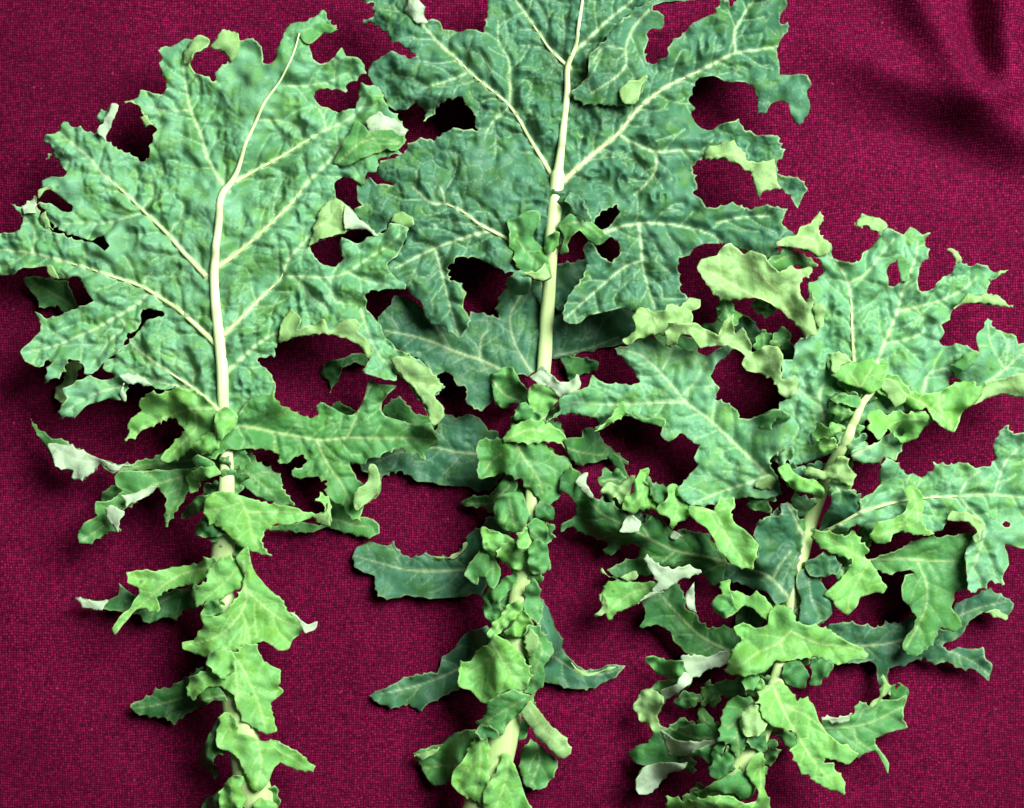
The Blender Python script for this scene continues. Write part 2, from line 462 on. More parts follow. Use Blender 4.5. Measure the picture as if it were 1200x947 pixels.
    e_in = smoothstep(1.0, 9.0, de)
    # relief
    zz = z + wave * vnoise(x, y, 70, sd) + 0.45 * wave * vnoise(x, y, 32, sd + 2)
    if tilt:
        P3 = np.array(tilt, float)
        w = 1.0 / (np.hypot(x[:, None] - P3[:, 0], y[:, None] - P3[:, 1]) + 8.0) ** 2
        zz = zz + (w * P3[:, 2]).sum(1) / w.sum(1)
    crump = smoothstep(0.05, 0.6, vnoise(x, y, 62, sd + 15)) * smoothstep(4, 30, de)
    ridged = 1 - np.abs(vnoise(x, y, 9.5, sd + 16)) * 2
    nv = 0.06 + 0.94 * smoothstep(1.0, 14.0, big)
    zz = zz + (1.6 if ext > 230 else 0.95) * pucker * (-1.0 * smoothstep(1.0, 8.0, big) * (1 - smoothstep(0.0, 4.0, vd)) * smoothstep(-0.6, 0.4, vnoise(x, y, 40, sd + 12))
                        - 1.7 * (1 - smoothstep(0.0, 7.5, fin)) - 2.0 * (1 - smoothstep(0.0, 10.0, big))
                        + nv * (1.7 * vnoise(x, y, 12, sd + 9) + 3.6 * vnoise(x, y, 25, sd + 8))
                        + 1.7 * nv * crump * ridged)
    zz = zz + 0.9 * (1 - smoothstep(-1.6, 0.5, big))
    ed = np.exp(-de / 11.0)
    if ext < 60 and name != 'curled_edge': ruffle, wl = max(ruffle, 5.5), 15.0
    zz = zz + ruffle * ed * (1.6 * vnoise(x, y, wl, sd + 4) + 1.2 * vnoise(x, y, wl * 0.5, sd + 6))
    if dome: zz = zz + dome * (1 - np.exp(-de / 12.0))
    # rest on whatever lies below
    under = gsample(H, x, y)
    need = np.maximum(0, under + clear - zz)
    Lg = np.zeros_like(H); j, i = gidx(x, y)
    np.maximum.at(Lg, (j, i), need)
    Lg = blur(blur(dilate(Lg, 6), 3), 3)
    zz = zz + np.maximum(need * 0.98, gsample(Lg, x, y))
    Hn = np.full_like(H, -1e3); np.maximum.at(Hn, (j, i), zz)
    Hn = np.where(Hn > -500, Hn, dilate(Hn, 1))
    H = np.maximum(H, Hn)
    # size by the height it lies at
    zm = float(zz.mean()); sc = 1 - zm / CAMH
    xw = CX + (x - CX) * sc; yw = CY + (y - CY) * sc
    ob = mesh_obj(name, to_world(xw, yw, zz).tolist(), F.tolist(), MATS[tint], parent or plant)
    mk = np.zeros((len(x), 4), np.float32); mk[:, 3] = 1
    mk[:, 0] = 1 - smoothstep(-0.9, 0.6, big)
    tert = (1 - smoothstep(0.2, 1.3, vd)) * 0.55 * smoothstep(-0.35, 0.35, vnoise(x, y, 30, sd + 11))
    mk[:, 1] = np.maximum(np.maximum(0.9 * (1 - smoothstep(0.1, 1.3, fin)), tert), 0.3 * (1 - smoothstep(0, 3.0, big)))
    mk[:, 2] = (1 - smoothstep(0.1, 1.5, de)) * (0.35 + 0.65 * smoothstep(-0.4, 0.4, vnoise(x, y, 20, sd + 21)))
    at = ob.data.attributes.new('masks', 'FLOAT_COLOR', 'POINT')
    at.data.foreach_set('color', mk.ravel())
    at2 = ob.data.attributes.new('mottle', 'FLOAT', 'POINT')
    at2.data.foreach_set('value', (smoothstep(0.0, 0.55, vnoise(x, y, 46, sd + 18)) * smoothstep(6, 40, de)).astype(np.float32))
    sm = ob.modifiers.new('thickness', 'SOLIDIFY'); sm.thickness = 0.6 * S; sm.offset = -1
    if label: ob['label'] = label
    if rib:
        for P, w in VP:
            if w[0] < 5.4: continue
            ok = inside(P[:, 0], P[:, 1], loops)
            P, w = P[ok], w[ok]
            k = max(4, int(0.72 * len(P))); P, w = P[:k], w[:k]
            if len(P) < 4: continue
            zv = gsample(H, P[:, 0], P[:, 1])
            zv = np.convolve(np.pad(zv, 2, mode='edge'), np.ones(5) / 5, 'valid')
            Q = np.stack([CX + (P[:, 0] - CX) * sc, CY + (P[:, 1] - CY) * sc, zv + w * np.interp(np.linspace(0, 1, len(w)), [0, .7, 1], [.20, .16, -.35]), w * 0.40 * np.linspace(1, 0.45, len(w))], 1)
            add_tube('side_vein', Q, ob, 0.42, pale=0.38)
    return ob

def plant_root(label, base):
    e = bpy.data.objects.new('kale_leaf', None)
    e.empty_display_size = 0.02
    col.objects.link(e)
    e['label'] = label; e['category'] = 'kale leaf'; e['group'] = 'kale leaves laid on the cloth'
    return e

def stem(plant, path, zmin, pale):
    """the main stalk: rides on the blades below it; writes itself into the height field"""
    global H
    P = np.array(path, float)
    C = smooth_outline(P[:, :2].tolist(), 6.0, 1.0, closed=False)
    # interpolate width along the curve
    seg = np.r_[0, np.cumsum(np.hypot(*np.diff(P[:, :2], axis=0).T))]; sc_ = np.r_[0, np.cumsum(np.hypot(*np.diff(C, axis=0).T))]
    w = np.interp(sc_ / sc_[-1], seg / seg[-1], P[:, 2]); w = w * (1 + 0.04 * vnoise(C[:, 0], C[:, 1], 22, 3))
    base = gsample(H, C[:, 0], C[:, 1])
    z = np.maximum(base + 0.12 * w, zmin + 0 * w)
    for _ in range(3): z = np.convolve(np.pad(z, 4, mode='edge'), np.ones(9) / 9, 'valid')
    bs_ = base.copy()
    for _ in range(2): bs_ = np.convolve(np.pad(bs_, 7, mode='edge'), np.ones(15) / 15, 'valid')
    z = np.where(w < 13.5, np.maximum(z, base + 0.16 * w), np.maximum(z, bs_ + 0.10 * w))
    for _ in range(2): z = np.where(w < 12, z, np.convolve(np.pad(z, 3, mode='edge'), np.ones(7) / 7, 'valid'))
    zmean = z.mean(); sc = 1 - zmean / CAMH
    Q = np.stack([CX + (C[:, 0] - CX) * sc, CY + (C[:, 1] - CY) * sc, z, w * 0.5], 1)
    o = add_tube('stem', Q, plant, 0.8, pale=np.interp(np.linspace(0, 1, len(C)), np.linspace(0, 1, len(pale)), pale), seg=16)
    D = np.full(HX.shape, 1e9); Z = np.zeros(HX.shape)
    for i in range(len(C) - 1):
        x0 = int((min(C[i, 0], C[i+1, 0]) - 30 - GX0) / G); x1 = int((max(C[i, 0], C[i+1, 0]) + 30 - GX0) / G)
        y0 = int((min(C[i, 1], C[i+1, 1]) - 30 - GY0) / G); y1 = int((max(C[i, 1], C[i+1, 1]) + 30 - GY0) / G)
        sl = (slice(max(y0, 0), max(y1, 0)), slice(max(x0, 0), max(x1, 0)))
        d, t = seg_dist(HX[sl], HY[sl], *C[i], *C[i + 1])
        r = 0.5 * w[i]
        top = z[i] + 0.8 * np.sqrt(np.maximum(r * r - d * d, 0))
        H[sl] = np.where(d < r, np.maximum(H[sl], top), H[sl])
    return o

def frond(cx, cy, ang, length, width, rng):
    """outline of a small toothed leaflet growing from (cx, cy) towards ang"""
    n = 16; out = []
    ca, sa = math.cos(ang), math.sin(ang)
    bend = (rng.random() - .5) * 0.6
    for k in range(n):
        t = 2 * math.pi * k / n
        a = 0.5 - 0.5 * math.cos(t)                     # 0 base .. 1 tip
        wd = math.sin(t) * width * 0.5 * (0.45 + 0.9 * a ** 0.8 if a < 0.75 else 1.15)
        rr = 1 + (0.32 if k % 2 else -0.28) * (0.5 + rng.random())
        lx = a * length * (1 + (rng.random() - .5) * 0.12); ly = wd * rr + bend * length * a * a
        out.append((cx + lx * ca - ly * sa, cy + lx * sa + ly * ca))
    return out, [((1.8, 0.8), [(cx + 0.1 * length * ca, cy + 0.1 * length * sa), (cx + 0.5 * length * ca, cy + 0.5 * length * sa),
                               (cx + 0.85 * length * ca - bend * length * .7 * sa, cy + 0.85 * length * sa + bend * length * .7 * ca)])]
def fill_stalk(plant, pts, n, z, tints, seed, lo=20, hi=40, spread=10):
    """ruffled small leaflets wrapping a stretch of stalk"""
    rng = np.random.default_rng(seed)
    C = smooth_outline(pts, 4.0, 1.0, closed=False)
    for k in range(n):
        i = int((k + rng.random()) / n * (len(C) - 2))
        t = C[i + 1] - C[i]; base = math.atan2(t[1], t[0])
        side = 1 if k % 2 else -1
        ang = base + side * math.radians(20 + 55 * rng.random())
        ln = lo + (hi - lo) * rng.random()
        off = side * spread * (rng.random() - 0.35)
        nx_, ny_ = -math.sin(base), math.cos(base)
        o, vv = frond(C[i, 0] + off * nx_, C[i, 1] + off * ny_, ang, ln, ln * (0.5 + 0.3 * rng.random()), rng)
        leaf('leaflet', plant, o, tints[int(rng.random() * len(tints))], z + 6 * rng.random(), vv, pucker=.7, ruffle=5, wl=16)

# ------------------------------------------------------------------ plan of the leaves (read in plan tiles)
def mk(x0, y0, s=300.0 / 1184.0):
    def f(txt):
        q = [tuple(float(v) for v in p.split(',')) for p in txt.split()]
        return tile(x0, y0, q, s)
    return f
A_, B_, C_, D_, E_, F_ = mk(0, 0), mk(240, 0), mk(0, 200), mk(240, 200), mk(0, 400), mk(240, 400)
G_, H_ = mk(80, 600), mk(120, 740, 0.25)
I_, J_, K_, L_, M_, N_, O_ = mk(400, 0), mk(660, 0), mk(400, 180), mk(640, 180), mk(400, 380), mk(400, 580), mk(420, 707)
R_, S_, Q_, T_, U_, V_, W_, X_ = mk(900, 220), mk(700, 240), mk(640, 380), mk(900, 400), mk(640, 540), mk(900, 560), mk(700, 707), mk(860, 707)
P_ = mk(0, 0, 1.0)
def v(w0, w1, *pts):
    p = []
    for q in pts: p += q
    return ((w0, w1), p)

# ================================================================== the middle kale leaf
p2 = plant_root('kale leaf with dark blue-green blade and slim stalk, lying between the two other kale leaves', (0, 0))

leaf('leaflet', p2, F_('530,140 550,105 620,90 680,70 740,60 750,100 700,95 640,120 600,200 580,238 570,190 540,165'), 'd', 8, pucker=.5)
leaf('leaflet', p2, F_('815,330 850,285 905,260 940,300 980,340 1030,350 1060,400 950,400 880,370'), 'd', 9, pucker=.5)
leaf('leaflet', p2, F_('590,285 640,300 690,330 660,345 610,330'), 'd', 7, pucker=.4)
leaf('leaflet', p2, L_('30,720 150,770 330,720 425,740 415,810 370,870 240,900 100,935 30,945'), 'c', 8, [v(2.5, 1, L_('40,935 200,900 330,850'))])
leaf('leaflet', p2, L_('35,520 110,500 200,500 150,640 70,730 35,690'), 'c', 9)
leaf('leaflet', p2, Q_('75,160 110,150 190,170 235,180 225,220 160,225 110,250 90,200'), 'd', 12)
# broad dark leaf under the left side
leaf('leaflet', p2, M_('85,655 130,600 300,540 430,560 440,470 470,410 540,435 590,415 640,440 680,490 715,490 740,530 700,600 760,640 740,700 700,760 640,775 580,755 500,745 420,735 350,720 280,680 220,690 180,715 120,690'), 'c', 13,
     [v(3.0, 1.2, M_('680,605 520,590 430,570 250,600 130,650'))], pucker=.9)
# lower dark leaf with long vein
leaf('leaf_lobe', p2, K_('170,760 230,700 245,660 330,680 420,760 540,800 610,730 640,735 700,750 735,765 715,720 740,640 800,600 930,590') + M_('925,200 870,235 800,235 750,225 700,240 705,290 712,300 690,360 655,402 620,395 570,350 585,310 570,285 535,280 520,240 480,220 440,235 400,200 370,165 300,130 230,115 185,60 165,0'), 'c', 30,
     [v(4.5, 1.8, M_('760,225 640,165 560,140 400,75 330,55 200,30')), v(3, 1.2, M_('880,220 810,110 780,0') + K_('780,750 840,640')), v(2, 1, M_('640,165 650,60 690,20'))], pucker=1.0)
leaf('leaflet', p2, M_('695,240 780,210 830,280 870,320 900,380 860,378 790,370 750,382 712,345 710,300'), 'm', 16, [v(2, 1, M_('700,260 760,330 870,365'))], pucker=.6)

# the main blade
blade2 = leaf('leaf_blade', p2,
  I_('290,-70 100,-70 108,22 150,20 155,65 108,100 150,105 185,135 215,150 225,190 270,205 320,240 345,268 300,268 255,245 200,255 140,295 125,340 150,390 190,430 210,480 250,510 300,505 345,475 385,515 380,558 420,530 450,490 510,460 560,460 585,490 620,530 622,580 632,602 600,595 540,600 490,605 430,645 370,645 310,665 295,700 250,735 185,745 165,800 200,830 240,850')
  + K_('165,140 125,105 75,150 75,210 100,240 55,262 80,300 130,345 160,378 200,350 225,312 300,345 285,420 215,520 240,570 300,620 330,660 370,690 385,745 420,790 470,800 540,850 600,770 565,710 570,640 550,600 500,575 490,530 530,490 590,475 640,490 690,520 770,550 830,555 900,560 945,480 1000,470 1010,440')
  + L_('130,300 215,335 225,300 260,270 330,240 335,280 300,330 250,365 300,390 335,410 340,460 305,500 250,470 205,400 170,440 190,510 170,570 120,640 80,710 80,770 110,785 160,780 200,745 270,735 340,710 400,725 440,745 520,770 640,700 660,665 630,640 620,560 605,510 620,480 660,470 680,440 730,415 800,415 900,440 1000,500 1080,470 1060,430 1140,375 1085,330 1115,255 1060,248 1000,240 950,255 900,240 860,228 800,250 740,255 710,215 680,180 700,140 690,100 680,60 700,30 740,12')
  + J_('660,735 740,735 800,760 860,800 890,850 905,905 930,880 1010,870 1050,910 1085,960 1105,910 1125,870 1080,820 1030,820 990,800 990,750 1022,715 1000,660 990,632 920,635 840,605 810,555 760,575 720,580 690,600 640,590 600,545 597,510 608,495 590,460 605,400 630,355 690,350 730,365 780,380 840,375 880,400 900,470 905,520 940,520 960,480 1000,465 1040,490 1050,550 1085,585 1135,530 1140,490 1120,450 1120,420 1143,395 1120,355 1080,345 1000,345 1000,300 995,210 1025,150 1060,110 1010,95 1000,75 1030,40 1032,0 1020,-60 815,-60 800,5 775,28 755,5 730,0 720,30 690,70 600,110 540,170 490,210 480,260 430,290 395,290 375,240 380,160 400,90 400,30 480,10 600,0 610,-60')
  + I_('690,-70 680,5 675,60 660,155 620,145 590,135 540,145 470,135 460,105 430,95 380,105 365,60 350,0 345,-70'),
  'k', 52,
  [v(5.5, 1.8, I_('1045,300 970,230 900,130 860,70 810,0 790,-50')),
   v(6.5, 2.0, I_('975,810 880,650 780,490 660,390 600,340 540,280 460,210 370,110 290,0')),
   v(4.0, 1.8, J_('75,220 130,170 200,100 320,0')),
   v(7.0, 2.0, J_('10,830 130,720 250,620 350,500 480,400 620,330 700,290 800,240 900,225 1000,205')),
   v(3.6, 1.4, J_('260,625 340,670 430,705 550,695 650,705')),
   v(3.0, 1.2, J_('430,705 425,790 370,865 330,900')),
   v(3.0, 1.4, J_('800,240 795,140 840,60 880,0')),
   v(6.0, 1.8, K_('790,405 700,360 640,330 560,270 475,232 420,230 370,190 330,150')),
   v(4.0, 1.6, K_('680,360 600,380 490,415 380,460 250,530')),
   v(3.0, 1.2, K_('435,450 470,580 500,700 540,840')),
   v(2.4, 1.2, K_('475,232 470,180 440,120')),
   v(3.4, 1.6, L_('260,370 340,340 440,322 560,325 700,350 780,380 830,420')),
   v(3.2, 1.4, L_('430,330 440,420 450,520 480,640 505,715')),
   v(2.8, 1.2, L_('445,495 380,515 280,590 180,680 90,760')),
   v(2.4, 1.2, I_('1045,300 1045,290')), v(2.0, 1.0, I_('780,490 690,570 660,640')), v(2.2, 1.0, L_('790,320 900,295 1030,290')),
   v(2.2, 1.0, I_('580,340 480,380 380,410')), v(2.4, 1.0, I_('780,470 770,260 730,200 725,90'))],
  pucker=1.5, cell=13, wave=10, label='broad blue-green blade with pale branching veins')
leaf('curled_edge', p2, I_('290,40 325,0 330,-60 355,-60 362,0 395,100 350,105 310,70'), 'w', 34, parent=blade2, pucker=.2, dome=2)
leaf('curled_edge', p2, J_('655,735 652,700 690,670 780,655 810,680 840,705 845,740 920,745 980,738 985,800 1000,865 930,880 905,905 870,800 800,760 740,735'), 'u', 34, [v(1.6, .8, J_('665,730 760,715 840,740 900,800 1000,850'))], parent=blade2, pucker=.5, dome=3)
leaf('curled_edge', p2, K_('225,312 240,285 290,265 330,290 345,330 310,345 270,335'), 'u', 34, parent=blade2, pucker=.2, dome=2)
# top lobe folded over the right side of the blade
lobe2 = leaf('leaf_lobe', p2, J_('35,430 60,400 115,355 120,260 180,200 240,130 330,40 420,0 460,-60 610,-60 600,5 480,10 412,30 410,45 460,70 470,100 450,130 400,135 380,150 395,175 385,200 375,250 392,310 385,370 355,440 350,465 300,488 180,485 100,478'), 'k', 40,
     [v(3, 1.2, J_('395,50 330,120 290,220 290,300 240,360 130,430')), v(2, 1, J_('290,230 180,225 140,290'))], pucker=1.3, ruffle=3)
leaf('curled_edge', p2, J_('255,420 300,370 340,370 385,355 355,440 350,465 300,488 265,470'), 'u', 44, parent=lobe2, pucker=.4)
# crumpled lobes beside the stalk
leaf('leaf_lobe', p2, K_('770,310 820,300 835,280 860,270 912,275 915,320 880,380 930,440 950,490 967,570 930,588 880,575 830,540 800,500 800,450 780,430 785,380'), 'm', 44, [v(1.6, .8, K_('800,320 830,420 940,540'))], pucker=1.2, ruffle=6)
leaf('leaf_lobe', p2, K_('770,590 800,555 870,560 880,590 860,630 800,640 775,620'), 'k', 24, pucker=.5)
leaf('curled_edge', p2, K_('835,545 900,550 945,500 967,570 930,588 880,575'), 'u', 48, parent=blade2, pucker=.4)

fill_stalk(p2, P_('632,470 625,560 616,640 606,740 596,820 580,900 562,955'), 34, 34, 'mmydm', 41, 20, 38)
stem(p2, [tuple(p) + (w,) for p, w in zip(
   I_('1118,-60 1115,0 1100,100 1080,230 1047,310 1045,420 1030,560 1015,700 1003,790') + K_('1000,100 985,250 970,400 965,500 960,600 950,760 940,947') + P_('634,470 630,520 625,560 622,600 616,640 611,690 606,740 600,780 596,820 590,860 578,905 562,955 552,1000'),
   [2.5, 3, 4, 4.5, 6, 7, 7.5, 8.5, 11, 16, 17, 16, 15, 15, 16, 16, 15, 14, 15, 16, 20, 26, 26, 28, 34, 36, 38, 42, 44])], 46,
   [.6, .6, .5, .35, .3, .25, .2, .2, .15, .2, .25])
leaf('leaf_lobe', p2, L_('62,330 100,285 165,285 215,325 260,365 300,382 250,412 205,400 150,350 110,385 95,420 100,450 70,455 85,390'), 'm', 40, [v(1.6, .8, L_('80,330 160,320 260,385'))], pucker=.6, ruffle=5)
leaf('leaf_lobe', p2, L_('95,200 120,190 150,200 170,240 200,290 200,310 150,290 120,260'), 'k', 38, pucker=1.2)
leaf('leaf_lobe', p2, K_('935,435 960,395 1000,375 1000,400 975,440 945,465'), 'm', 46, pucker=.2)
# leaflets down the stalk
leaf('leaflet', p2, M_('885,290 960,285 1000,340 965,390 925,440 880,400 875,340'), 'y', 36, pucker=.4, ruffle=2)
leaf('leaflet', p2, M_('808,400 830,375 870,375 900,410 930,440 880,448 830,450 810,430'), 'm', 30, pucker=.5)
leaf('leaflet', p2, M_('875,245 910,205 935,200 970,240 1010,275 1050,270 1095,240 1107,270 1080,310 1030,340 990,325 950,285 900,262'), 'w', 52, pucker=.2, dome=2, ruffle=4)
leaf('leaflet', p2, M_('552,835 600,805 680,800 720,760 760,705 810,720 800,770 740,830 690,865 640,850'), 'd', 20, [v(1.6, .8, M_('780,740 690,830 580,835'))], pucker=.7)
leaf('leaflet', p2, M_('640,540 700,535 760,530 800,545 870,550 935,545 960,580 1000,605 1052,630 1050,660 1005,720 1010,790 960,832 920,810 870,760 830,720 750,685 690,700 645,710 635,680 640,620 628,580'), 'm', 38,
     [v(2.8, 1.2, M_('805,550 850,630 900,690 930,780')), v(1.6, .8, M_('740,600 690,640 660,690'))], pucker=1.0, ruffle=4)
leaf('leaflet', p2, M_('750,550 755,515 800,470 860,445 930,445 980,470 1030,520 1062,570 1052,600 1020,548 940,540 880,548 800,540'), 'y', 46, [v(1.8, .8, M_('770,530 860,490 960,500'))], pucker=.5)
leaf('leaflet', p2, N_('45,290 80,240 120,220 205,240 235,220 270,270 320,290 390,270 440,290 500,285 550,260 580,220 570,200 610,165 650,150 680,90 720,100 780,160 780,250 690,330 650,465 600,465 530,478 420,478 300,470 210,482 170,460 155,430 150,380 100,360 60,330'), 'c', 12,
     [v(3.2, 1.2, N_('640,345 580,348 450,355 300,350 200,325 60,285'))], pucker=.7, tilt=[(570, 660, 8), (412, 650, 0)])
leaf('curled_edge', p2, N_('385,272 440,290 500,285 550,260 578,222 570,262 520,292 450,298'), 'u', 18, pucker=.1)
leaf('leaflet', p2, N_('710,40 750,0 830,0 860,110 845,140 800,166 750,160 725,100'), 'm', 34, [v(1.8, .9, N_('775,20 800,150'))], pucker=.6)
leaf('leaflet', p2, N_('920,30 970,60 978,115 940,110 905,95'), 'd', 22, pucker=.4)
leaf('leaflet', p2, N_('660,480 700,430 720,480 745,540 748,580 700,585 670,550'), 'm', 28, pucker=.6)
leaf('leaflet', p2, N_('690,470 740,410 812,365 805,400 755,450 715,485'), 'm', 32, pucker=.3)
leaf('leaflet', p2, N_('650,220 655,160 700,170 780,215 720,250 700,290 735,345 725,390 705,425 675,400 665,375 635,380 630,418 600,400 575,370 590,330 640,260'), 'm', 38, [v(1.6, .8, N_('660,170 700,290 700,390'))], pucker=.8, ruffle=5)
leaf('leaflet', p2, N_('655,160 700,170 790,215 720,255 705,290 670,250'), 'y', 44, pucker=.4)
leaf('leaflet', p2, N_('720,260 760,230 800,220 850,245 877,290 850,325 820,338 770,325 730,290'), 'y', 48, pucker=.4, dome=2)
leaf('leaflet', p2, N_('860,140 900,113 945,165 945,200 930,225 880,200'), 'm', 38, [v(1.4, .8, N_('870,160 930,210'))], pucker=.5)
leaf('leaflet', p2, N_('868,250 900,213 945,240 957,320 940,357 890,350 875,310'), 'm', 40, pucker=.6, dome=1)
leaf('leaflet', p2, N_('820,185 850,160 875,195 870,240 820,245'), 'y', 44, pucker=.3)
# right long dark leaflet
leaf('leaflet', p2, O_('830,-50 870,0 910,100 945,170 940,210 985,275 1055,325 1110,318 1160,295 1240,300 1190,350 1130,388 1060,412 990,408 920,385 860,365 840,200 825,60'), 'c', 12, [v(2.6, 1, O_('850,120 900,240 1000,320 1130,340 1230,305'))], pucker=.7)
leaf('curled_edge', p2, O_('985,275 1055,325 1110,318 1160,295 1190,297 1120,322 1060,334 1000,310'), 'u', 20, pucker=.1, clear=1)
# left long leaflet
leaf('leaflet', p2, O_('42,430 130,390 240,340 320,325 360,328 380,290 390,255 430,225 490,150 600,75 640,130 600,200 560,240 510,300 475,390 430,410 350,460 300,490 275,503 230,475 150,485 100,470'), 'c', 11, [v(2.8, 1, O_('590,180 500,280 400,340 260,390 100,420'))], pucker=.7)
leaf('leaflet', p2, N_('860,420 885,393 912,430 915,600 885,575 850,530'), 'm', 36, pucker=.4)
leaf('leaflet', p2, N_('685,650 700,600 760,540 820,495 838,520 812,562 740,622'), 'y', 40, [v(1.4, .7, N_('700,640 760,570 820,520'))], pucker=.4)
leaf('leaflet', p2, N_('800,600 840,540 870,560 880,600 850,660 800,650 760,640'), 'y', 38, pucker=.3)
leaf('leaflet', p2, O_('770,140 790,95 830,110 870,160 900,220 880,260 850,300 868,340 850,390 800,430 773,410 800,330 790,260 770,210'), 'm', 38, [v(1.5, .7, O_('800,110 850,220 820,300 810,400'))], pucker=.7, ruffle=4)
leaf('curled_edge', p2, O_('772,150 795,130 830,150 836,190 800,245 780,215'), 'u', 46, pucker=.2, dome=2)
leaf('leaflet', p2, O_('460,350 470,285 520,275 560,220 600,190 630,140 680,170 740,220 790,290 800,340 760,400 700,390 650,410 640,465 570,455 520,410 465,390'), 'y', 44, [v(2.2, 1, O_('610,165 670,270 770,390')), v(1.2, .7, O_('640,220 560,300 500,340'))], pucker=1.0, ruffle=4)
leaf('leaflet', p2, O_('600,460 650,420 720,400 790,430 760,490 700,540 660,610 620,610 560,585 545,560 590,530'), 'm', 32, [v(1.4, .7, O_('770,440 650,510 570,570'))], pucker=.8)
leaf('leaflet', p2, O_('250,710 300,685 390,660 440,610 500,580 540,565 565,610 530,650 495,720 450,800 430,830 350,857 310,810 280,760'), 'm', 16, [v(1.8, .9, O_('510,710 400,760 290,780'))], pucker=.7)
leaf('curled_edge', p2, O_('250,710 300,685 385,664 370,690 310,710 275,722'), 'u', 22, pucker=.1, clear=1)
leaf('leaflet', p2, O_('760,650 800,605 830,640 870,690 925,735 900,800 860,850 810,862 770,840 748,790 752,720'), 'm', 14, [v(2.0, 1, O_('825,625 838,730 800,840'))], pucker=.6)
leaf('leaflet', p2, O_('752,490 795,435 850,510 900,590 960,640 985,690 987,715 930,733 890,690 830,620 800,560'), 'u', 26, [v(1.4, .7, O_('790,470 850,580 960,700'))], pucker=.5)
leaf('leaflet', p2, O_('435,840 440,790 490,730 510,670 560,605 590,610 605,700 602,800 595,860 585,935 550,915 500,900 460,870'), 'y', 46, [v(1.8, .8, O_('560,620 562,760 535,890')), v(1.2, .7, O_('560,720 500,780 460,850'))], pucker=.9)
leaf('leaflet', p2, O_('580,935 590,850 640,775 670,690 690,690 720,740 745,810 760,880 792,947 785,1000 590,1000'), 'y', 46, [v(1.8, .8, O_('690,720 680,820 640,930'))], pucker=1.0)
leaf('leaflet', p2, O_('545,600 570,575 610,580 640,612 600,615 575,625'), 'd', 50, pucker=.2)

# ================================================================== the left kale leaf
LIFT[0] = 34.0
p1 = plant_root('kale leaf with one oval ruffled blade and leaflets down its thick pale stalk', (0, 0))
# lower dark leaflets
leaf('leaflet', p1, F_('300,870 340,850 440,835 540,850 560,760 515,725 540,705 600,735 720,810 780,820 805,850 808,890 760,905 690,900 560,860 500,885 400,880'), 'm', 12, [v(2, 1, F_('540,830 600,825 680,850 780,860'))], pucker=.6)
leaf('leaflet', p1, E_('470,730 500,690 540,665 575,690 540,700 520,722'), 'd', 14, pucker=.3)
leaf('leaf_lobe', p1, E_('255,262 262,225 300,180 330,90 375,90 350,150 340,200 320,265 295,277'), 'u', 14, pucker=.5)
leaf('leaf_lobe', p1, C_('115,500 160,490 230,505 305,515 360,640 300,658 260,620 180,632 175,590 120,525'), 'm', 20, [v(1.6, .8, C_('340,630 260,580 140,510'))], pucker=.6)
leaf('leaflet', p1, E_('148,358 180,400 250,445 310,458 350,490 400,515 470,545 540,568 610,570 650,545 700,540 760,505 870,500 940,520 930,590 870,600 780,597 700,600 640,595 560,600 510,605 480,580 465,565 430,605 380,640 340,640 335,600 260,578 220,500 190,440'), 'm', 20, [v(1.6, .8, E_('900,550 700,570 560,590'))], pucker=.6, tilt=[(60, 520, 8), (200, 540, 0)])
leaf('curled_edge', p1, E_('225,478 310,475 350,490 400,515 470,545 540,568 605,570 560,592 510,605 480,580 465,565 430,605 380,640 342,640 335,600 260,578'), 'w', 30, [v(1, .6, E_('240,490 350,550 460,560'))], pucker=.4, clear=1.5)
leaf('leaflet', p1, F_('105,520 200,495 240,560 320,600 355,635 350,670 380,710 407,752 340,752 260,720 180,660 130,590'), 'm', 26, [v(1.5, .8, F_('130,560 240,640 340,740')), v(1, .7, F_('220,620 300,605 350,640'))], pucker=.8)

